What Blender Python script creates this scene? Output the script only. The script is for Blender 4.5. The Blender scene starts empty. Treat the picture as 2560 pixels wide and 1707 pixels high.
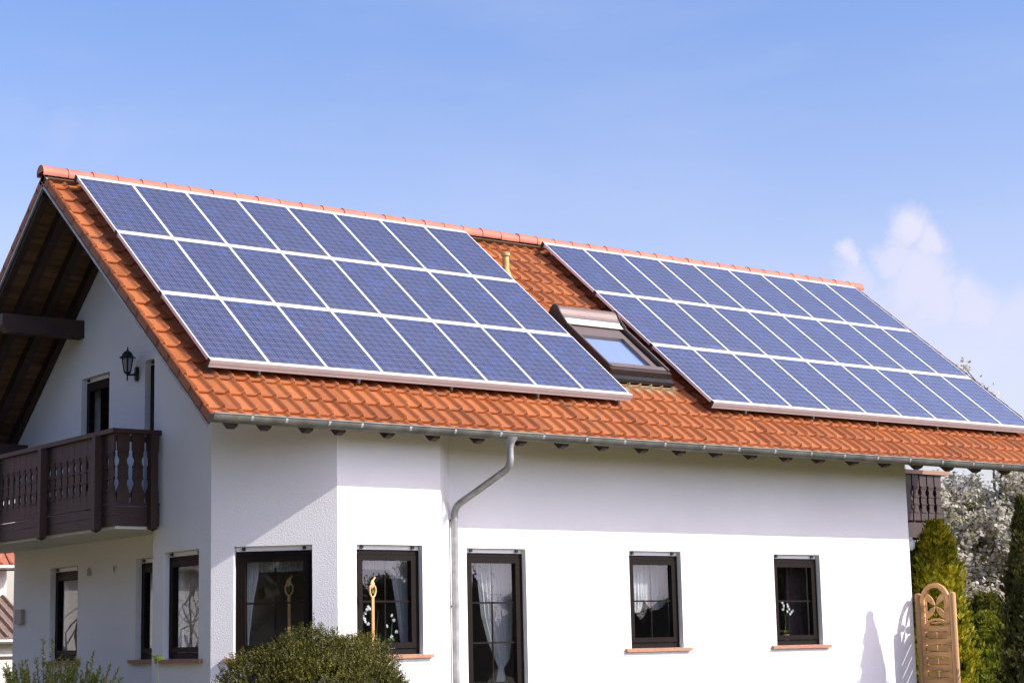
import bpy, math, random
from mathutils import Vector, Matrix
random.seed(7)
C = bpy.context.scene.collection
rad = math.radians

# ------------------------------------------------------------------ helpers
class MB:
    def __init__(s): s.v = []; s.f = []; s.uv = None
    def add(s, vs, fs):
        o = len(s.v); s.v += [tuple(v) for v in vs]; s.f += [tuple(i + o for i in f) for f in fs]
    def quad(s, a, b, c, d): s.add([a, b, c, d], [(0, 1, 2, 3)])
    def box(s, x0, y0, z0, x1, y1, z1):
        s.frame_box(Vector((x0, y0, z0)), Vector((x1 - x0, 0, 0)), Vector((0, y1 - y0, 0)), Vector((0, 0, z1 - z0)))
    def frame_box(s, o, a, b, c):
        o, a, b, c = Vector(o), Vector(a), Vector(b), Vector(c)
        s.add([o, o + a, o + a + b, o + b, o + c, o + a + c, o + a + b + c, o + b + c],
              [(0, 3, 2, 1), (4, 5, 6, 7), (0, 1, 5, 4), (1, 2, 6, 5), (2, 3, 7, 6), (3, 0, 4, 7)])
    def prism(s, pts, ext):
        ext = Vector(ext); n = len(pts); P = [Vector(p) for p in pts]
        s.add(P + [p + ext for p in P], [tuple(range(n - 1, -1, -1)), tuple(range(n, 2 * n))] +
              [(i, (i + 1) % n, n + (i + 1) % n, n + i) for i in range(n)])
    def tube(s, path, r, n=10, cap=True):
        P = [Vector(p) for p in path]; R = r if isinstance(r, (list, tuple)) else [r] * len(P)
        up = None; rings = []
        for i, p in enumerate(P):
            t = (P[min(i + 1, len(P) - 1)] - P[max(i - 1, 0)]).normalized()
            if up is None: up = Vector((0, 0, 1)) if abs(t.z) < .9 else Vector((1, 0, 0))
            a = t.cross(up).normalized(); b = a.cross(t).normalized(); up = b
            rings.append([p + R[i] * (a * math.cos(2 * math.pi * k / n) + b * math.sin(2 * math.pi * k / n)) for k in range(n)])
        vs = [v for rg in rings for v in rg]
        fs = [(i * n + k, i * n + (k + 1) % n, (i + 1) * n + (k + 1) % n, (i + 1) * n + k) for i in range(len(P) - 1) for k in range(n)]
        if cap: fs += [tuple(range(n - 1, -1, -1)), tuple((len(P) - 1) * n + k for k in range(n))]
        s.add(vs, fs)
    def lathe(s, c, prof, n=16, axis=None):
        c = Vector(c)
        vs = [c + Vector((r * math.cos(2 * math.pi * k / n), r * math.sin(2 * math.pi * k / n), z)) for r, z in prof for k in range(n)]
        fs = [(i * n + k, i * n + (k + 1) % n, (i + 1) * n + (k + 1) % n, (i + 1) * n + k) for i in range(len(prof) - 1) for k in range(n)]
        fs += [tuple(range(n - 1, -1, -1)), tuple((len(prof) - 1) * n + k for k in range(n))]
        s.add(vs, fs)
    def build(s, name, mat, parent=None, smooth=False):
        me = bpy.data.meshes.new(name); me.from_pydata(s.v, [], s.f); me.update()
        if mat: me.materials.append(mat)
        if smooth:
            me.polygons.foreach_set('use_smooth', [True] * len(me.polygons))
            try: me.set_sharp_from_angle(angle=rad(38))
            except Exception: pass
        o = bpy.data.objects.new(name, me); C.objects.link(o)
        if parent: o.parent = parent
        return o

def tag(o, label=None, cat=None, group=None, kind=None):
    if label: o['label'] = label
    if cat: o['category'] = cat
    if group: o['group'] = group
    if kind: o['kind'] = kind
    return o
def empty(name, loc=(0, 0, 0), rot=(0, 0, 0), parent=None):
    o = bpy.data.objects.new(name, None); C.objects.link(o); o.location = loc; o.rotation_euler = rot
    o.empty_display_size = .1
    if parent: o.parent = parent
    return o

# ------------------------------------------------------------------ materials
def nt_new(name):
    m = bpy.data.materials.new(name); m.use_nodes = True; nt = m.node_tree
    for n in list(nt.nodes): nt.nodes.remove(n)
    out = nt.nodes.new('ShaderNodeOutputMaterial')
    return m, nt, out
class NT:
    def __init__(s, nt): s.t = nt
    def n(s, typ, **kw):
        nd = s.t.nodes.new(typ)
        for k, v in kw.items():
            if k.startswith('_'): setattr(nd, k[1:], v)
            else:
                key = k.replace('__', ' ')
                nd.inputs[int(key[1:]) if key[0] == 'i' and key[1:].isdigit() else key].default_value = v
        return nd
    def l(s, a, b): s.t.links.new(a, b)
    def math(s, op, a, b=None, c=None, clamp=False):
        nd = s.t.nodes.new('ShaderNodeMath'); nd.operation = op; nd.use_clamp = clamp
        for i, x in enumerate((a, b, c)):
            if x is None: continue
            if isinstance(x, (int, float)): nd.inputs[i].default_value = x
            else: s.l(x, nd.inputs[i])
        return nd.outputs[0]
    def mix(s, fac, a, b, mode='MIX'):
        nd = s.t.nodes.new('ShaderNodeMix'); nd.data_type = 'RGBA'; nd.blend_type = mode
        for sock, x in ((nd.inputs[0], fac), (nd.inputs[6], a), (nd.inputs[7], b)):
            if isinstance(x, (int, float)): sock.default_value = x
            elif isinstance(x, (tuple, list)): sock.default_value = (*x[:3], 1)
            else: s.l(x, sock)
        return nd.outputs[2]
    def ramp(s, fac, stops):
        nd = s.t.nodes.new('ShaderNodeValToRGB'); e = nd.color_ramp.elements
        while len(e) < len(stops): e.new(.5)
        for i, (p, c) in enumerate(stops):
            e[i].position = p; e[i].color = (*c, 1) if len(c) == 3 else c
        s.l(fac, nd.inputs[0]); return nd.outputs[0]

def plain(name, col, rough=.6, metal=0., var=.12, scale=6., bump=0., bscale=60., spec=.5, coat=0., stretch=None, coord='Object'):
    m, nt, out = nt_new(name); g = NT(nt)
    b = g.n('ShaderNodeBsdfPrincipled', Roughness=rough, Metallic=metal)
    b.inputs['Specular IOR Level'].default_value = spec; b.inputs['Coat Weight'].default_value = coat
    tc = g.n('ShaderNodeTexCoord'); co = tc.outputs[coord]
    if stretch:
        mp = g.n('ShaderNodeMapping'); mp.inputs['Scale'].default_value = stretch; g.l(co, mp.inputs[0]); co = mp.outputs[0]
    nz = g.n('ShaderNodeTexNoise', Scale=scale, Detail=5.); g.l(co, nz.inputs['Vector'])
    lo = [c * (1 - var) for c in col]; hi = [min(1, c * (1 + var)) for c in col]
    g.l(g.ramp(nz.outputs[0], [(.3, lo), (.7, hi)]), b.inputs['Base Color'])
    if bump:
        n2 = g.n('ShaderNodeTexNoise', Scale=bscale, Detail=4.); g.l(co, n2.inputs['Vector'])
        bp = g.n('ShaderNodeBump', Strength=bump, Distance=.01); g.l(n2.outputs[0], bp.inputs['Height']); g.l(bp.outputs[0], b.inputs['Normal'])
    g.l(b.outputs[0], out.inputs[0]); return m

def stucco():
    m, nt, out = nt_new('white_render'); g = NT(nt)
    b = g.n('ShaderNodeBsdfPrincipled', Roughness=.9); b.inputs['Specular IOR Level'].default_value = .2
    tc = g.n('ShaderNodeTexCoord')
    n1 = g.n('ShaderNodeTexNoise', Scale=.8, Detail=6.); g.l(tc.outputs['Object'], n1.inputs[0])
    n3 = g.n('ShaderNodeTexNoise', Scale=3.5, Detail=8., Roughness=.7); g.l(tc.outputs['Object'], n3.inputs[0])
    c1 = g.ramp(n1.outputs[0], [(.3, (.765, .755, .73)), (.7, (.82, .81, .785))])
    c2 = g.mix(g.ramp(n3.outputs[0], [(.55, (0, 0, 0)), (.85, (.35, .35, .35))]), c1, (.70, .685, .66))
    g.l(c2, b.inputs['Base Color'])
    n2 = g.n('ShaderNodeTexNoise', Scale=55., Detail=3., Roughness=.6); g.l(tc.outputs['Object'], n2.inputs[0])
    bp = g.n('ShaderNodeBump', Strength=.5, Distance=.012); g.l(n2.outputs[0], bp.inputs['Height']); g.l(bp.outputs[0], b.inputs['Normal'])
    g.l(b.outputs[0], out.inputs[0]); return m

def tile_mat():
    m, nt, out = nt_new('clay_tile'); g = NT(nt)
    b = g.n('ShaderNodeBsdfPrincipled', Roughness=.62); b.inputs['Specular IOR Level'].default_value = .3
    uv = g.n('ShaderNodeUVMap'); tc = g.n('ShaderNodeTexCoord')
    sx = g.n('ShaderNodeSeparateXYZ'); g.l(uv.outputs[0], sx.inputs[0])
    fx = g.math('FLOOR', sx.outputs[0]); fy = g.math('FLOOR', sx.outputs[1])
    cb = g.n('ShaderNodeCombineXYZ'); g.l(fx, cb.inputs[0]); g.l(fy, cb.inputs[1])
    wn = g.n('ShaderNodeTexWhiteNoise'); g.l(cb.outputs[0], wn.inputs['Vector'])
    col = g.ramp(wn.outputs['Value'], [(0, (.235, .072, .020)), (.45, (.33, .101, .028)), (1, (.385, .128, .038))])
    n1 = g.n('ShaderNodeTexNoise', Scale=9., Detail=6.); g.l(tc.outputs['Object'], n1.inputs[0])
    col = g.mix(g.ramp(n1.outputs[0], [(.35, (0, 0, 0)), (.75, (.4, .4, .4))]), col, (.33, .125, .062))
    n2 = g.n('ShaderNodeTexNoise', Scale=2.3, Detail=8., Roughness=.72); g.l(tc.outputs['Object'], n2.inputs[0])
    col = g.mix(g.ramp(n2.outputs[0], [(.54, (0, 0, 0)), (.70, (.7, .7, .7))]), col, (.155, .088, .05))
    # green weathering below the roof window
    so = g.n('ShaderNodeSeparateXYZ'); g.l(tc.outputs['Object'], so.inputs[0])
    ax = g.math('LESS_THAN', g.math('ABSOLUTE', g.math('SUBTRACT', so.outputs[0], 7.28)), .68)
    ay = g.math('SUBTRACT', 1., g.math('MULTIPLY', g.math('ABSOLUTE', g.math('SUBTRACT', so.outputs[1], -3.24)), 9.), clamp=True)
    mk = g.math('MULTIPLY', g.math('MULTIPLY', g.math('MULTIPLY', ax, .75), ay), g.ramp(n1.outputs[0], [(.3, (.35,) * 3), (.6, (1,) * 3)]))
    col = g.mix(mk, col, (.27, .31, .19))
    g.l(col, b.inputs['Base Color'])
    n4 = g.n('ShaderNodeTexNoise', Scale=90., Detail=3.); g.l(tc.outputs['Object'], n4.inputs[0])
    bp = g.n('ShaderNodeBump', Strength=.25, Distance=.004); g.l(n4.outputs[0], bp.inputs['Height']); g.l(bp.outputs[0], b.inputs['Normal'])
    g.l(b.outputs[0], out.inputs[0]); return m

def cell_mat():
    m, nt, out = nt_new('solar_cell'); g = NT(nt)
    b = g.n('ShaderNodeBsdfPrincipled', Roughness=.35, Metallic=0.)
    b.inputs['Coat Weight'].default_value = 1.; b.inputs['Coat Roughness'].default_value = .06; b.inputs['Specular IOR Level'].default_value = .4
    tc = g.n('ShaderNodeTexCoord'); sp = g.n('ShaderNodeSeparateXYZ'); g.l(tc.outputs['Object'], sp.inputs[0])
    oi = g.n('ShaderNodeObjectInfo')
    PX, PY = .784 / 6, 1.548 / 12
    cx = g.math('DIVIDE', sp.outputs[0], PX); cy = g.math('DIVIDE', sp.outputs[1], PY)
    fx, fy = g.math('FRACT', cx), g.math('FRACT', cy)
    def line(f, c, w): return g.math('LESS_THAN', g.math('ABSOLUTE', g.math('SUBTRACT', f, c)), w)
    gap = g.math('MAXIMUM', g.math('MAXIMUM', line(fx, 0, .022), line(fx, 1, .022)), g.math('MAXIMUM', line(fy, 0, .026), line(fy, 1, .026)))
    bus = g.math('MAXIMUM', line(fx, .27, .015), line(fx, .73, .015))
    cb = g.n('ShaderNodeCombineXYZ'); g.l(g.math('FLOOR', cx), cb.inputs[0]); g.l(g.math('FLOOR', cy), cb.inputs[1]); g.l(oi.outputs['Random'], cb.inputs[2])
    wn = g.n('ShaderNodeTexWhiteNoise'); g.l(cb.outputs[0], wn.inputs['Vector'])
    mp = g.n('ShaderNodeVectorMath', _operation='ADD'); g.l(tc.outputs['Object'], mp.inputs[0])
    of = g.n('ShaderNodeVectorMath', _operation='SCALE'); of.inputs[0].default_value = (37, 19, 0); g.l(oi.outputs['Random'], of.inputs['Scale']); g.l(of.outputs[0], mp.inputs[1])
    vo = g.n('ShaderNodeTexVoronoi', Scale=70.); g.l(mp.outputs[0], vo.inputs['Vector'])
    sv = g.n('ShaderNodeSeparateColor'); g.l(vo.outputs['Color'], sv.inputs[0])
    cell = g.ramp(wn.outputs['Value'], [(0, (.017, .021, .050)), (.45, (.017, .022, .055)), (.8, (.018, .025, .066)), (1, (.020, .034, .110))])
    vo2 = g.n('ShaderNodeTexNoise', Scale=2.2, Detail=4.); g.l(mp.outputs[0], vo2.inputs['Vector'])
    cell = g.mix(g.ramp(vo2.outputs[0], [(.45, (0, 0, 0)), (.7, (.35, .35, .35))]), cell, (.030, .027, .050))
    fl = g.ramp(sv.outputs[0], [(0, (.72,) * 3), (.9, (1.25,) * 3), (1, (1.5,) * 3)])
    cell = g.mix(1., cell, fl, 'MULTIPLY')
    glint = g.math('MULTIPLY', g.math('GREATER_THAN', sv.outputs[1], .985), g.math('GREATER_THAN', wn.outputs['Value'], .8))
    cell = g.mix(glint, cell, (.06, .20, .70))
    col = g.mix(g.math('MULTIPLY', bus, .9), cell, (.27, .28, .40)); col = g.mix(g.math('MULTIPLY', gap, .8), col, (.30, .31, .45))
    # thin dust film of its own on every pane
    nd = g.n('ShaderNodeTexNoise', Scale=5., Detail=6.); g.l(mp.outputs[0], nd.inputs['Vector'])
    col = g.mix(g.ramp(nd.outputs[0], [(.4, (.01,) * 3), (.8, (.05,) * 3)]), col, (.42, .42, .46))
    edge = g.math('MULTIPLY', g.ramp(sp.outputs[1], [(0, (.30,) * 3), (.05, (.10,) * 3), (.16, (0, 0, 0))]), g.ramp(nd.outputs[0], [(.35, (.2,) * 3), (.65, (1.,) * 3)]))
    col = g.mix(edge, col, (.36, .34, .34))
    g.l(col, b.inputs['Base Color'])
    g.l(b.outputs[0], out.inputs[0]); return m

def glass_mat(name, boost=2.0, base=.03, tint=(.86, .9, .9), rough=.0):
    m, nt, out = nt_new(name); g = NT(nt)
    tr = g.n('ShaderNodeBsdfTransparent'); tr.inputs[0].default_value = (*tint, 1)
    gl = g.n('ShaderNodeBsdfGlossy', Roughness=rough); gl.inputs[0].default_value = (.95, .97, 1, 1)
    nz = g.n('ShaderNodeTexNoise', Scale=1.4, Detail=1.); tc = g.n('ShaderNodeTexCoord'); g.l(tc.outputs['Object'], nz.inputs[0])
    bp = g.n('ShaderNodeBump', Strength=.03, Distance=.02); g.l(nz.outputs[0], bp.inputs['Height']); g.l(bp.outputs[0], gl.inputs['Normal'])
    lw = g.n('ShaderNodeLayerWeight', Blend=.5)
    f = g.math('ADD', g.math('MULTIPLY', g.math('POWER', lw.outputs['Facing'], 4.), boost), base, clamp=True)
    mx = g.n('ShaderNodeMixShader'); g.l(f, mx.inputs[0]); g.l(tr.outputs[0], mx.inputs[1]); g.l(gl.outputs[0], mx.inputs[2])
    g.l(mx.outputs[0], out.inputs[0]); return m

def sheer_mat(name, col=(.85, .85, .85), alpha=.7):
    m, nt, out = nt_new(name); g = NT(nt)
    d = g.n('ShaderNodeBsdfDiffuse'); d.inputs[0].default_value = (*col, 1)
    t = g.n('ShaderNodeBsdfTranslucent'); t.inputs[0].default_value = (*col, 1)
    tr = g.n('ShaderNodeBsdfTransparent')
    nz = g.n('ShaderNodeTexNoise', Scale=40., Detail=3.); tc = g.n('ShaderNodeTexCoord'); g.l(tc.outputs['Object'], nz.inputs[0])
    a = g.math('ADD', g.math('MULTIPLY', nz.outputs[0], .2), alpha - .1, clamp=True)
    m1 = g.n('ShaderNodeMixShader', Fac=.35); g.l(d.outputs[0], m1.inputs[1]); g.l(t.outputs[0], m1.inputs[2])
    m2 = g.n('ShaderNodeMixShader'); g.l(a, m2.inputs[0]); g.l(tr.outputs[0], m2.inputs[1]); g.l(m1.outputs[0], m2.inputs[2])
    g.l(m2.outputs[0], out.inputs[0]); return m

def leaf_mat(name, stops, trans=.35, rough=.55, nscale=2.0):
    m, nt, out = nt_new(name); g = NT(nt)
    ge = g.n('ShaderNodeNewGeometry'); tc = g.n('ShaderNodeTexCoord')
    nz = g.n('ShaderNodeTexNoise', Scale=nscale, Detail=3.); g.l(tc.outputs['Object'], nz.inputs[0])
    f = g.math('ADD', g.math('MULTIPLY', ge.outputs['Random Per Island'], .6), g.math('MULTIPLY', g.math('SUBTRACT', nz.outputs[0], .3), .9), clamp=True)
    col = g.ramp(f, stops)
    b = g.n('ShaderNodeBsdfPrincipled', Roughness=rough); b.inputs['Specular IOR Level'].default_value = .3; g.l(col, b.inputs['Base Color'])
    t = g.n('ShaderNodeBsdfTranslucent'); g.l(col, t.inputs[0])
    mx = g.n('ShaderNodeMixShader', Fac=trans); g.l(b.outputs[0], mx.inputs[1]); g.l(t.outputs[0], mx.inputs[2])
    g.l(mx.outputs[0], out.inputs[0]); return m

M = {}
M['stucco'] = stucco(); M['tile'] = tile_mat(); M['cell'] = cell_mat()
M['ridge'] = plain('ridge_clay', (.40, .135, .08), .65, var=.14, scale=3., bump=.15, bscale=70.)
M['alu'] = plain('anodised_aluminium', (.80, .80, .82), .38, .15, var=.04, scale=12.)
M['alu_rail'] = plain('aluminium_rail', (.50, .48, .47), .45, .1, var=.05, scale=8.)
M['zinc'] = plain('weathered_zinc', (.115, .115, .10), .55, .45, var=.35, scale=5., bump=.05)
M['zinc_light'] = plain('bright_zinc', (.27, .27, .26), .5, .45, var=.3, scale=7.)
M['bright_zinc'] = plain('galvanised_steel', (.36, .36, .36), .5, .4, var=.15, scale=7.)
M['black'] = plain('black_plastic', (.018, .017, .018), .5, var=.1)
M['frame'] = plain('dark_brown_frame', (.010, .0068, .0048), .55, var=.15, scale=4., spec=.1)
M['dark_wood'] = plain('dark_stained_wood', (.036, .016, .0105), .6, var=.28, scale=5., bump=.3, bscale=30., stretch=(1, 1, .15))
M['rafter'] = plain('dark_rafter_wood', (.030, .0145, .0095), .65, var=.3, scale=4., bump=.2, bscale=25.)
M['brown_rail'] = plain('brown_varnished_wood', (.30, .155, .085), .5, var=.2, scale=6., stretch=(.15, 1, 1))
M['sand'] = plain('red_sandstone', (.37, .185, .11), .8, var=.22, scale=25., bump=.5, bscale=60.)
M['white_plastic'] = plain('white_plastic', (.78, .78, .77), .5, var=.04)
M['beige'] = plain('grey_beige_plastic', (.33, .29, .25), .6, var=.1)
M['inner'] = plain('room_plaster', (.30, .26, .23), .9, var=.05)
M['floor_in'] = plain('room_floor', (.12, .075, .05), .6, var=.2, scale=3.)
M['glass'] = glass_mat('window_glass', .8, .06)
M['sky_glass'] = glass_mat('roof_window_glass', 1.0, .16)
M['lamp_glass'] = glass_mat('lantern_glass', .8, .05, (.6, .62, .6))
M['sheer'] = sheer_mat('sheer_curtain', (.86, .86, .88), .62)
M['lace'] = sheer_mat('lace_curtain', (.86, .86, .86), .85)
M['valance'] = sheer_mat('net_valance', (.80, .80, .84), .42)
M['brown_curtain'] = plain('brown_curtain_cloth', (.085, .05, .048), .9, var=.2, scale=20.)
M['sun_wood'] = plain('pine_wood', (.50, .265, .10), .6, var=.45, scale=9., bump=.15, stretch=(1, .2, 1))
M['gate_post'] = plain('pine_post', (.47, .265, .11), .65, var=.35, scale=5., bump=.2, stretch=(1, 1, .12))
M['hood'] = plain('brown_grey_metal', (.215, .165, .14), .42, .5, var=.06)
M['hood_dark'] = plain('dark_brown_metal', (.060, .042, .036), .45, .3, var=.1)
M['vent_pipe'] = plain('weathered_yellow_pipe', (.42, .29, .10), .7, var=.2, scale=14.)
M['sky_sheet'] = plain('pale_sky_sheet', (.33, .40, .60), .8, var=.03)
M['stake'] = plain('golden_wood', (.55, .30, .10), .55, var=.2, scale=20., stretch=(1, 1, .2))
M['pink'] = plain('pink_paint', (.62, .20, .13), .5, var=.1)
M['cream'] = plain('cream_paint', (.58, .40, .17), .5, var=.1)
M['petal'] = sheer_mat('white_petal', (.86, .86, .84), .97)
M['pot_white'] = plain('white_pot', (.75, .75, .74), .3, var=.05)
M['pot_clay'] = plain('terracotta_pot', (.42, .14, .08), .7, var=.1)
M['yew'] = leaf_mat('yew_leaf', [(0, (.015, .018, .003)), (.45, (.054, .056, .007)), (.8, (.155, .148, .016)), (1, (.34, .29, .035))], .25, nscale=1.6)
M['thuja_dark'] = leaf_mat('dark_thuja', [(0, (.014, .020, .005)), (.5, (.055, .062, .012)), (1, (.17, .15, .028))], .2, nscale=1.3)
M['thuja_gold'] = leaf_mat('golden_thuja', [(0, (.05, .07, .008)), (.38, (.22, .24, .012)), (.70, (.52, .43, .02)), (1, (.78, .52, .02))], .3, nscale=1.5)
M['thuja_green'] = leaf_mat('green_thuja', [(0, (.02, .03, .006)), (.5, (.09, .105, .014)), (1, (.27, .25, .03))], .3, nscale=2.2)
M['juniper'] = leaf_mat('low_conifer', [(0, (.06, .08, .01)), (.5, (.20, .23, .02)), (1, (.42, .42, .05))], .3, nscale=3.)
M['rosemary'] = leaf_mat('upright_shoot_leaf', [(0, (.13, .16, .02)), (.5, (.32, .35, .06)), (1, (.52, .50, .12))], .35)
M['fresh'] = leaf_mat('fresh_leaf', [(0, (.12, .2, .02)), (1, (.25, .34, .06))], .4)
M['houseplant'] = leaf_mat('house_plant_leaf', [(0, (.05, .09, .02)), (1, (.14, .2, .05))], .2)
M['blossom'] = leaf_mat('white_blossom', [(0, (.36, .33, .24)), (.5, (.60, .56, .48)), (1, (.82, .79, .73))], .45, nscale=1.6)
M['blossom_leaf'] = leaf_mat('young_tree_leaf', [(0, (.06, .075, .012)), (.6, (.20, .22, .035)), (1, (.36, .36, .08))], .3)
M['bark'] = plain('bark', (.060, .045, .034), .9, var=.3, scale=14., bump=.5)
M['hedge'] = leaf_mat('far_tree_leaf', [(0, (.016, .018, .010)), (.6, (.045, .048, .022)), (1, (.085, .085, .045))], .2)
M['nb_wall'] = plain('neighbour_render', (.68, .64, .57), .9, var=.05, scale=1.5)
M['nb_tile'] = plain('red_brown_tile', (.30, .10, .055), .8, var=.25, scale=9., stretch=(3, .6, 1))
M['nb_old'] = plain('old_brown_tile', (.17, .115, .085), .85, var=.45, scale=18., bump=.6, bscale=12.)
M['grass'] = plain('lawn_grass', (.135, .125, .055), .9, var=.4, scale=6., bump=.6, bscale=80.)
M['paving'] = plain('pale_concrete_paving', (.46, .44, .40), .85, var=.15, scale=3., bump=.2)
M['lantern'] = plain('black_iron', (.022, .020, .018), .45, .4, var=.15)

# ------------------------------------------------------------------ roof frame
TH = 0.6709148; cT, sT = math.cos(TH), math.sin(TH); OZ = 7.915; YA = .30
def T(u, v, off=0., back=False):
    y = -v * cT - off * sT; z = OZ - v * sT + off * cT
    return Vector((u, 2 * YA - y if back else y, z))
def under(y, off=-.258):
    yy = y if y < YA else 2 * YA - y
    return OZ + (off + sT * yy) / cT
UL, UR = -.36, 15.95
VEND = 5.95

house = empty('house', (0, 0, 0))
tag(house, 'white rendered house with orange tiled roof, wooden balconies and dark brown windows', 'house')

# ------------------------------------------------------------------ walls
YD, YC, XA, XG, YR, XR = -3.50, -4.00, .54, .90, 4.05, 12.572
ZL, ZS = 2.715, 1.38
wall = MB()
def facet(p, q, top, holes, z0=-.05, th=.30, inner=True, flip=False):
    p, q = Vector((*p, 0)), Vector((*q, 0)); L = (q - p).length; s = (q - p) / L
    n = Vector((s.y, -s.x, 0))                      # outward normal
    ss = sorted({0., L, *[h[0] for h in holes], *[h[1] for h in holes]})
    zz = sorted({z0, *[h[2] for h in holes], *[h[3] for h in holes]})
    def tz(t): return top[0] + (top[1] - top[0]) * t / L
    if abs(top[1] - top[0]) > 1e-6: ss = sorted(set(ss) | {L * (z - top[0]) / (top[1] - top[0]) for z in zz if 0 < (z - top[0]) / (top[1] - top[0]) < 1})
    def P(t, z, d=0): return p + s * t - n * d + Vector((0, 0, z))
    for a, b in zip(ss[:-1], ss[1:]):
        for i, z in enumerate(zz):
            last = i == len(zz) - 1
            za, zb = (tz(a), tz(b)) if last else (min(zz[i + 1], tz(a)), min(zz[i + 1], tz(b)))
            if max(za, zb) <= z + 1e-6: continue
            if last and (tz(a) < z or tz(b) < z): za, zb = max(za, z), max(zb, z)
            if not last and any(h[0] <= a + 1e-6 and h[1] >= b - 1e-6 and h[2] <= z + 1e-6 and h[3] >= za - 1e-6 for h in holes): continue
            wall.quad(P(a, z), P(b, z), P(b, zb), P(a, za))
            if inner: wall.quad(P(b, z, th), P(a, z, th), P(a, za, th), P(b, zb, th))
    for a, b, z, w in holes:
        wall.quad(P(a, z), P(a, w), P(a, w, th), P(a, z, th)); wall.quad(P(b, w), P(b, z), P(b, z, th), P(b, w, th))
        wall.quad(P(a, w), P(b, w), P(b, w, th), P(a, w, th)); wall.quad(P(b, z), P(a, z), P(a, z, th), P(b, z, th))
    return p, s, n
tops = lambda y: under(y)
fG2 = facet((XG, YR), (XG, YA), (tops(YR), tops(YA)), [(YR - 2.70, YR - 1.745, ZS, ZL), (YR - 1.745 + .02, YR - .80, 3.16, 5.385)])
fG1 = facet((XG, YA), (XG, -1.32), (tops(YA), tops(-1.32)), [(YA + .10, YA + 1.06, ZS, ZL), (YA + .31, YA + 1.22, 3.16, 5.385)])
facet((XG, -1.32), (XA, -1.32), (tops(-1.32), tops(-1.32)), [], inner=False)
AB = (XA, -2.885); BC = (1.655, YC); CE = (3.182, YC); ED = (3.682, YD)
fA = facet((XA, -1.32), AB, (tops(-1.32), tops(-2.885)), [(.30, 1.255, ZS, ZL)])
fB = facet(AB, BC, (tops(-2.885), tops(YC)), [(.286, 1.263, ZS, ZL)])
fC = facet(BC, CE, (tops(YC), tops(YC)), [(.27, 1.24, ZS, ZL)])
facet(CE, ED, (tops(YC), tops(YD)), [])
LD = XR - ED[0]
fD = facet(ED, (XR, YD), (tops(YD), tops(YD)), [(3.936 - ED[0], 4.909 - ED[0], .32, ZL + .01), (6.722 - ED[0], 7.694 - ED[0], ZS + .005, ZL + .012), (9.547 - ED[0], 10.525 - ED[0], ZS, ZL)])
facet((XR, YD), (XR, YA), (tops(YD), tops(YA)), [], inner=False)
facet((XR, YA), (XR, YR), (tops(YA), tops(YR)), [], inner=False)
facet((XR, YR), (XG, YR), (tops(YR), tops(YR)), [], inner=False)
wall.build('wall', M['stucco'], house)
fl = MB(); fl.prism([(XG + .3, YR - .01, 0), (XG + .3, -1.2, 0), (XA + .31, -1.3, 0), (XA + .31, -2.7, 0), (1.75, YC + .31, 0), (3.1, YC + .31, 0), (3.6, YD + .31, 0), (XR - .01, YD + .31, 0), (XR - .01, YR - .01, 0)], (0, 0, .25)); fl.build('floor_slab', M['floor_in'], house)
up = MB(); up.prism([(x, y, 2.92) for x, y in ((XG + .31, YR - .02), (XG + .31, -1.2), (XA + .31, -1.3), (XA + .31, -2.7), (1.75, YC + .32), (3.1, YC + .32), (3.6, YD + .32), (XR - .02, YD + .32), (XR - .02, YR - .02))], (0, 0, .14)); up.build('ceiling_slab', M['inner'], house)
pt = MB()
pt.box(XG + .32, .55, .26, XR - .03, .67, 2.91)
for x in (5.6, 8.6): pt.box(x, YD + .32, .26, x + .12, .545, 2.91)
pt.box(XG + .9, -.9, 3.07, XR - .03, -.8, 5.6)
pt.build('partition', M['inner'], house)

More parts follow.
